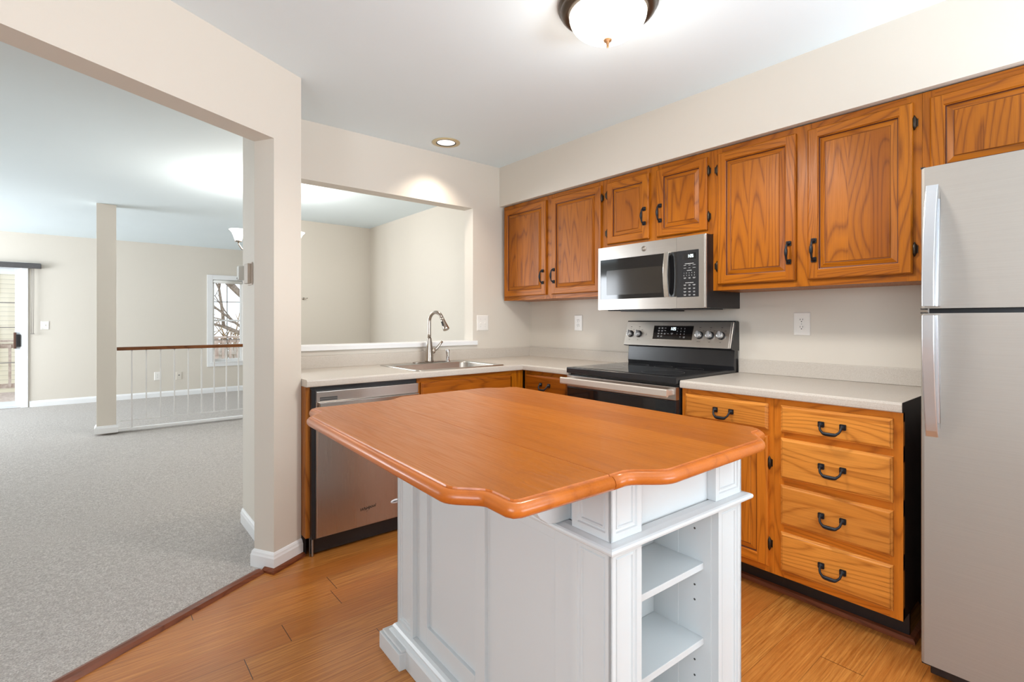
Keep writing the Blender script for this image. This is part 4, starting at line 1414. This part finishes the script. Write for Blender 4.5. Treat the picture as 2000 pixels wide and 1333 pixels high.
# ---------------------------------------------------------------- refrigerator
XF = -0.752
y0 = -2.8225
FW = 0.757
t = thing('refrigerator', 'tall silver top-freezer refrigerator at the right edge', 'refrigerator', (XF, y0, 0), FACE_RIGHT)
MB().box(0.004, FW - 0.004, 0.075, 0.735, 0.035, 1.722, 0.004).build('cabinet', plain('fridge_side_grey', srgb(150, 150, 150), 0.45, 0.2), t)
MB().box(0.012, FW - 0.012, 0.0605, 0.0745, 0.07, 1.715).build('gasket', BLACK, t)
for nm, a, b in (('fridge_door', 0.062, 1.239), ('freezer_door', 1.2555, 1.729)):
    mb = MB()
    mb.prism([(0.0, 0.06), (0.0, 0.010), (0.003, 0.004), (0.010, 0.0), (FW / 2, -0.004), (FW - 0.010, 0.0), (FW - 0.003, 0.004), (FW, 0.010), (FW, 0.06)], 'xy', a, b, 0)
    fd = mb.build(nm, FRIDGE, t)
    mb = MB()
    mb.box(-0.0008, 0.012, 0.001, 0.05, b - 0.001 if nm == 'freezer_door' else b, b + 0.0035, 0.001)
    if nm == 'fridge_door':
        mb.box(0.001, 0.05, 0.008, 0.05, a - 0.008, a - 0.0002, 0.002)
    else:
        mb.box(-0.0008, 0.010, 0.001, 0.05, a - 0.0035, a, 0.001)
    mb.build('corner_cap', BLACK, fd)
    # bowed strap handle, standing out most at the gap between the doors
    L_ = 0.415
    out_, in_ = [], []
    for k in range(17):
        u = k / 16
        out_.append((0.002 - 0.062 * math.sin(math.pi / 2 * min(1, u * 1.12)) ** 0.75, u))
        in_.append((0.002 - 0.040 * max(0, u - 0.10) ** 0.8, u))
    def zz_(u):
        return (1.672 - u * (1.672 - 1.262)) if nm == 'freezer_door' else (0.822 + u * (1.232 - 0.822))
    mb = MB()
    mb.prism([(p, zz_(u)) for p, u in out_] + [(p, zz_(u)) for p, u in in_[::-1]], 'yz', 0.014, 0.047, 0.003)
    mb.prism([(0.002, zz_(u)) if q == 0 else (p, zz_(u)) for q, (p, u) in enumerate(in_)] + [(0.002, zz_(1.0))], 'yz', 0.044, 0.052, 0.002)
    mb.build('handle', FRIDGE_HANDLE, fd)
MB().box(0.02, FW - 0.02, 0.03, 0.08, 0.02, 0.056, 0.004).build('kick_grille', BLACK, t)
for xx in (0.07, FW - 0.07):
    MB().lathe([(0, 0.001), (0.022, 0.001), (0.022, 0.012), (0.012, 0.016), (0.012, 0.035), (0, 0.035)], 18, MX((xx, 0.12, 0))).build('front_foot', DARKGREY, t)
    MB().box(xx - 0.03, xx + 0.03, 0.64, 0.70, 0.001, 0.035, 0.003).build('roller', DARKGREY, t)
mb = MB()
mb.box(0.02, 0.09, 0.005, 0.07, 1.7225, 1.7285, 0.002)
mb.build('hinge_cover', BLACK, t)

# ================================================================== KITCHEN ISLAND
isl = thing('kitchen_island', 'white kitchen island with honey wood drop-leaf top and open end shelves', 'kitchen island', (-2.085, -1.494, 0), R(-2.3))
BX0, BX1 = 0.05, 0.572           # body width
BY0, BY1 = -1.082, -0.048        # near end, far end
ZP0, ZP1 = 0.100, 0.733          # posts
ZF0, ZF1 = 0.752, 0.8825         # frieze under the top


def routed(mb, w, h, M):
    mb.rings(w, h, [(0, 0.0075), (0, 0.0), (0.0155, 0.0), (0.0175, 0.004), (0.021, 0.0055), (0.023, 0.003), (0.026, 0.003), (0.0275, 0.0065), (0.030, 0.0065)], M=M)


def post(name, x0, x1, y0, y1, z0, z1, faces, parent=isl):
    """square post; faces: n = near end, f = far end, l = left side, r = right side get a routed panel"""
    mb = MB()
    g = 0.007
    mb.box(x0 + (g if 'l' in faces else 0), x1 - (g if 'r' in faces else 0), y0 + (g if 'n' in faces else 0), y1 - (g if 'f' in faces else 0), z0, z1)
    h = z1 - z0
    if 'n' in faces:
        routed(mb, x1 - x0, h, MX((x0, y0, z0)))
    if 'f' in faces:
        routed(mb, x1 - x0, h, MX((x1, y1, z0), (0, 0, R(180))))
    if 'l' in faces:
        routed(mb, y1 - y0, h, MX((x0, y1, z0), (0, 0, R(-90))))
    if 'r' in faces:
        routed(mb, y1 - y0, h, MX((x1, y0, z0), (0, 0, R(90))))
    return mb.build(name, ISLAND, parent)


PW = 0.115
post('corner_post', BX0, BX0 + 0.100, BY0, BY0 + PW, ZP0, ZP1, 'nl')
post('corner_post', BX1 - 0.112, BX1, BY0, BY0 + PW, ZP0, ZP1, 'nr')
post('corner_post', BX0, BX0 + 0.100, BY1 - 0.125, BY1, ZP0, ZP1, 'fl')
post('corner_post', BX1 - 0.112, BX1, BY1 - 0.125, BY1, ZP0, ZP1, 'fr')
post('frieze_block', BX0, BX0 + 0.100, BY0, BY0 + PW, ZF0, ZF1, 'nl')
post('frieze_block', BX1 - 0.125, BX1, BY0, BY0 + PW, ZF0, ZF1, 'nr')
post('frieze_block', BX0, BX0 + 0.100, BY1 - 0.125, BY1, ZF0, ZF1, 'fl')
post('frieze_block', BX1 - 0.125, BX1, BY1 - 0.125, BY1, ZF0, ZF1, 'fr')
# core of the cabinet; the shelf bay is open at the near end
mb = MB()
mb.box(0.077, 0.556, -0.885, -0.068, ZP0, ZF1)
mb.box(0.077, 0.150, -0.966, -0.885, ZP0, ZF1)
mb.box(0.4555, 0.556, -0.966, -0.885, ZP0, ZF1)
mb.box(0.1505, 0.4465, -1.058, -0.885, ZP1, ZF1)
mb.box(0.1505, 0.4595, -1.062, -0.885, ZP0, ZP0 + 0.03)
mb.build('cabinet_body', ISLAND, isl)
MB().box(0.4575, 0.4605, -1.062, -0.8855, ZP0 + 0.03, ZP1).build('bay_side', ISLAND, isl)
mb = MB()
for zz in (0.200, 0.268, 0.310, 0.470, 0.510, 0.66):
    for yy in (-1.015, -0.92):
        mb.lathe([(0, 0), (0.0028, 0), (0.0028, 0.0006), (0, 0.0006)], 10, MX((0.4575, yy, zz), (0, R(-90), 0)))
mb.build('peg_hole', SLOT, isl)
for zz in (0.561, 0.363):
    MB().box(0.1505, 0.4572, -1.042, -0.886, zz, zz + 0.017, 0.001).build('shelf', ISLAND, isl)
# left side: frame and flat panels between the posts
mb = MB()
ys0, ys1 = BY0 + PW, BY1 - 0.125
for a, b in ((ys0, ys0 + 0.074), (-0.595, -0.545), (ys1 - 0.074, ys1)):
    mb.box(0.066, 0.0775, a, b, ZP0, ZP1, 0.0015)
for a, b in ((ys0 + 0.074, -0.595), (-0.545, ys1 - 0.074)):
    mb.box(0.066, 0.0775, a, b, ZP0, 0.168, 0.0015)
    mb.box(0.066, 0.0775, a, b, 0.690, ZP1, 0.0015)
mb.build('side_frame', ISLAND, isl)
# right side: doors toward the range (never in view from here, kept plain framed)
mb = MB()
for a, b in ((-0.96, -0.57), (-0.565, -0.178)):
    mb.rings(b - a, 0.60, [(0, 0.0), (0, -0.014), (0.05, -0.014), (0.056, -0.008)], M=MX((0.5565, a, 0.118), (0, 0, R(90))))
mb.build('side_door', ISLAND, isl)
# base: stepped moulding with blocks at the corners
mb = MB()
base_path = [(BX0, BY0), (BX0, BY1), (BX1, BY1), (BX1, BY0)]
mb.sweep(base_path, [(-0.02, 0.002), (0.026, 0.002), (0.026, 0.066), (0.022, 0.074), (0.0145, 0.080), (0.014, 0.086), (0.008, 0.094), (0.0, 0.0995), (-0.02, 0.0995)], closed=True, side=-1)
mb.build('base_moulding', ISLAND, isl)
for fx, fy, sx, sy in ((BX0, BY1, -1, 1), (BX1, BY1, 1, 1), (BX0, BY0, -1, -1), (BX1, BY0, 1, -1)):
    x_out, y_out = fx + sx * 0.05, fy + sy * 0.05
    x_in, y_in = x_out - sx * 0.155, y_out - sy * 0.172
    mb = MB()
    mb.box(min(x_out, x_in), max(x_out, x_in), min(y_out, y_in), max(y_out, y_in), 0.0005, 0.060, 0.003)
    mb.box(min(x_out - sx * 0.008, x_in), max(x_out - sx * 0.008, x_in), min(y_out - sy * 0.008, y_in + sy * 0.0), max(y_out - sy * 0.008, y_in), 0.0601, 0.070, 0.004)
    mb.build('foot_block', ISLAND, isl)
# moulding between posts and frieze
mb = MB()
mb.sweep(base_path, [(-0.02, 0.7335), (0.002, 0.7335), (0.006, 0.7355), (0.012, 0.7338), (0.018, 0.7345), (0.0215, 0.7375), (0.0225, 0.742), (0.0210, 0.7465), (0.017, 0.749), (0.010, 0.7498), (0.0, 0.7515), (-0.02, 0.7515)], closed=True, side=-1)
mb.build('waist_moulding', ISLAND, isl)
# brackets that carry the raised leaf
for yc in (-0.925, -0.205):
    pr_ = [(0.0765, 0.8825), (-0.105, 0.8825), (-0.105, 0.872), (-0.085, 0.862), (-0.062, 0.842), (-0.040, 0.806), (-0.020, 0.775), (0.005, 0.757), (0.03, 0.7525), (0.0765, 0.7525)]
    MB().prism(pr_, 'xz', yc - 0.013, yc + 0.013, 0.003).build('leaf_bracket', ISLAND, isl)


def scurve(p, q, vertical=False, n=10):
    out = []
    for k in range(1, n + 1):
        u = k / n
        s = 0.5 - 0.5 * math.cos(math.pi * u)
        if vertical:
            out.append((p[0] + (q[0] - p[0]) * s, p[1] + (q[1] - p[1]) * u))
        else:
            out.append((p[0] + (q[0] - p[0]) * u, p[1] + (q[1] - p[1]) * s))
    return out


def shear(l):
    return [(x, y + 0.040 * max(0, x)) for x, y in l]


EDGE = [(0.0, 0.914), (0.0012, 0.9105), (0.0045, 0.9105), (0.0075, 0.9115), (0.012, 0.9095), (0.0165, 0.9045), (0.018, 0.898), (0.0165, 0.891), (0.012, 0.886), (0.007, 0.8845), (0.004, 0.8835), (0.0, 0.8832)]


def slab(name, path, mat_edge):
    """path: open outline whose two ends meet the hinge line"""
    mb = MB()
    n = len(path)
    loops = []
    for out, z in EDGE:
        L = []
        for i, p in enumerate(path):
            p = Vector(p)
            d0 = (p - Vector(path[i - 1])).normalized() if i else None
            d1 = (Vector(path[i + 1]) - p).normalized() if i < n - 1 else None
            d0, d1 = d0 or d1, d1 or d0
            m = Vector((d0.y, -d0.x)) + Vector((d1.y, -d1.x))
            m = m / max(m.length_squared / 2, 0.5)
            L.append(mb.bm.verts.new((p.x + m.x * out, p.y + m.y * out, z)))
        loops.append(L)
    for k, (A, B) in enumerate(zip(loops, loops[1:])):
        for i in range(n - 1):
            f = mb.bm.faces.new((A[i], B[i], B[i + 1], A[i + 1]))
            f.material_index = 1
            f.smooth = k > 1
    mb.bm.faces.new(loops[0])
    f = mb.bm.faces.new(loops[-1][::-1])
    f.material_index = 1
    seam = [L[0] for L in loops] + [L[-1] for L in loops[::-1]]
    f = mb.bm.faces.new(seam)
    f.material_index = 1
    return mb.build(name, [CHERRY, mat_edge], isl)


YN, YFAR, XRT = -1.121, 0.006, 0.655
p = [(0.0008, YN), (0.035, YN)] + scurve((0.035, YN), (0.135, YN - 0.052)) + [(0.515, YN - 0.052)] + scurve((0.515, YN - 0.052), (0.600, YN)) + [(0.632, YN), (XRT, YN + 0.022)]
p += [(XRT, YFAR - 0.022), (0.632, YFAR), (0.600, YFAR)] + scurve((0.600, YFAR), (0.515, YFAR + 0.052)) + [(0.135, YFAR + 0.052)] + scurve((0.135, YFAR + 0.052), (0.035, YFAR)) + [(0.0008, YFAR)]
slab('main_top', shear(p), CHERRY_E)
XL, XC = -0.284, -0.234
p = [(-0.0008, YFAR), (XC + 0.010, YFAR), (XC + 0.003, YFAR - 0.003), (XC, YFAR - 0.010), (XC, YFAR - 0.085)] + scurve((XC, YFAR - 0.085), (XL, YFAR - 0.165), True) + [(XL, YN + 0.138)] + scurve((XL, YN + 0.138), (XC, YN + 0.062), True) + [(XC, YN + 0.010), (XC + 0.003, YN + 0.003), (XC + 0.010, YN), (-0.0008, YN)]
slab('drop_leaf', p, CHERRY_E)

# ================================================================== OUTSIDE THE WINDOWS
gr = tag(MB().box(-16, 12, 10.2, 30, -1.4, -1.25).build('ground', GRASS), 'dry winter lawn behind the house', 'ground', None, 'stuff')
dk = thing('deck', 'weathered grey wooden deck outside the sliding door', 'deck', (-3.0, 8.2, -0.10))
for k in range(21):
    MB().box(-3.6, 4.2, -1.33 + k * 0.14, -1.33 + k * 0.14 + 0.132, -0.03, 0.0).build('deck_board', DECKW, dk)
for xx in (-3.4, 0.0, 4.0):
    for yy in (-1.2, 1.5):
        MB().box(xx - 0.06, xx + 0.06, yy - 0.06, yy + 0.06, -1.15, -0.03).build('deck_post', DECKW, dk)
dr_ = thing('deck_railing', 'weathered wooden railing along the far edge of the deck', 'railing', (-3.0, 9.55, -0.10))
MB().box(-3.6, 4.2, -0.07, 0.07, 0.93, 0.97).build('top_rail', DECKW, dr_)
MB().box(-3.6, 4.2, -0.02, 0.02, 0.82, 0.90).build('upper_rail', DECKW, dr_)
MB().box(-3.6, 4.2, -0.02, 0.02, 0.10, 0.18).build('lower_rail', DECKW, dr_)
for k in range(5):
    xx = -3.5 + k * 1.9
    MB().box(xx - 0.045, xx + 0.045, -0.04, 0.05, 0.0, 0.93).build('railing_post', DECKW, dr_)
for k in range(52):
    xx = -3.4 + k * 0.147
    MB().box(xx - 0.018, xx + 0.018, -0.055, -0.02, 0.12, 0.88).build('baluster', DECKW, dr_)

hs = thing('neighbour_house', 'cream clapboard house behind the deck, seen through the sliding door', 'house', (-9.0, 17.0, -1.249))
MB().box(-6, 5.2, 0, 7, 0, 6.4).build('siding_wall', SIDING, hs)
MB().prism([(-6.4, 6.4), (5.6, 6.4), (5.6, 6.6), (-0.4, 9.2), (-6.4, 6.6)], 'xz', -0.4, 7.4).build('roof', ROOFM, hs)
for xx, zz in ((3.72, 3.85), (3.72, 1.75), (1.0, 3.9), (1.0, 1.6), (-2.5, 3.9)):
    f_ = MB().box(xx - 0.36, xx + 0.36, -0.06, 0.0, zz - 0.6, zz + 0.6, 0.01).build('window', TRIM, hs)
    MB().box(xx - 0.29, xx + 0.29, -0.07, -0.055, zz - 0.53, zz + 0.53).build('pane', PANE_DARK, f_)
MB().box(4.62, 4.85, -0.12, 0.0, 3.35, 3.5, 0.02).build('wall_lamp', TRIM, hs)

tr = thing('bare_tree', 'bare branching tree outside the far window', 'tree', (1.75, 12.2, -1.12))
rnd = random.Random(5)
mbt, mbb = MB(), MB()


def branch(mb, p, d, ln, r, depth):
    n = 4
    pts_, rad = [p.copy()], [r]
    q = p.copy()
    for k in range(n):
        d = (d + Vector((rnd.uniform(-0.16, 0.16), rnd.uniform(-0.16, 0.16), rnd.uniform(-0.02, 0.12)))).normalized()
        q = q + d * ln / n
        q.z = max(q.z, 0.25)
        pts_.append(q.copy())
        rad.append(r * (1 - 0.45 * (k + 1) / n))
    mb.tube(pts_, rad, 8 if r > 0.03 else 5)
    if depth > 0:
        for k in range(3 if depth > 2 else 4):
            a = pts_[rnd.choice((2, 3, 4))]
            nd = (d + Vector((rnd.uniform(-1, 1), rnd.uniform(-0.6, 0.6), rnd.uniform(-0.5, 0.8)))).normalized()
            branch(mbb, a, nd, ln * rnd.uniform(0.55, 0.8), r * rnd.uniform(0.38, 0.55), depth - 1)


trunk = [Vector((0.25, 0, 0)), Vector((0.1, 0, 0.8)), Vector((-0.15, 0, 1.5))]
mbt.tube(trunk, [0.30, 0.24, 0.22], 12)
for dirv, ln, r in ((Vector((-0.55, 0.1, 1.0)), 2.6, 0.17), (Vector((-0.85, -0.1, 0.62)), 2.4, 0.12), (Vector((0.4, 0.1, 1.0)), 2.4, 0.15), (Vector((-1.0, 0.2, 0.30)), 1.9, 0.09)):
    branch(mbt, trunk[-1].copy(), dirv.normalized(), ln, r, 3)
mbt.build('trunk', BARK, tr)
mbb.build('branches', BARK, tr)
fn = thing('garden_fence', 'pale board fence at the back of the garden', 'fence', (0.0, 15.0, -1.269))
MB().box(-3.2, 9, -0.05, -0.02, 0.3, 0.42).box(-3.2, 9, -0.05, -0.02, 1.4, 1.52).build('fence_rail', FENCE, fn)
for k in range(80):
    xx = -3.2 + k * 0.152
    MB().box(xx, xx + 0.135, -0.02, 0.0, 0.02, 1.75).build('fence_board', FENCE, fn)
hg = thing('hedge', 'tangled reddish brush behind the garden fence', 'hedge', (3.0, 17.5, -1.19))
mbh = MB()
for k in range(160):
    p0 = Vector((rnd.uniform(-6, 6), rnd.uniform(-0.8, 0.8), 0))
    p1 = p0 + Vector((rnd.uniform(-0.7, 0.7), rnd.uniform(-0.3, 0.3), rnd.uniform(1.2, 2.9)))
    mbh.tube([p0, (p0 + p1) / 2 + Vector((rnd.uniform(-0.2, 0.2), 0, 0)), p1], [0.05, 0.035, 0.012], 5)
    for j in range(3):
        a = p0.lerp(p1, rnd.uniform(0.4, 1))
        mbh.tube([a, a + Vector((rnd.uniform(-0.6, 0.6), rnd.uniform(-0.3, 0.3), rnd.uniform(0.1, 0.6)))], [0.02, 0.006], 4)
mbh.build('brush_stems', HEDGE, hg)
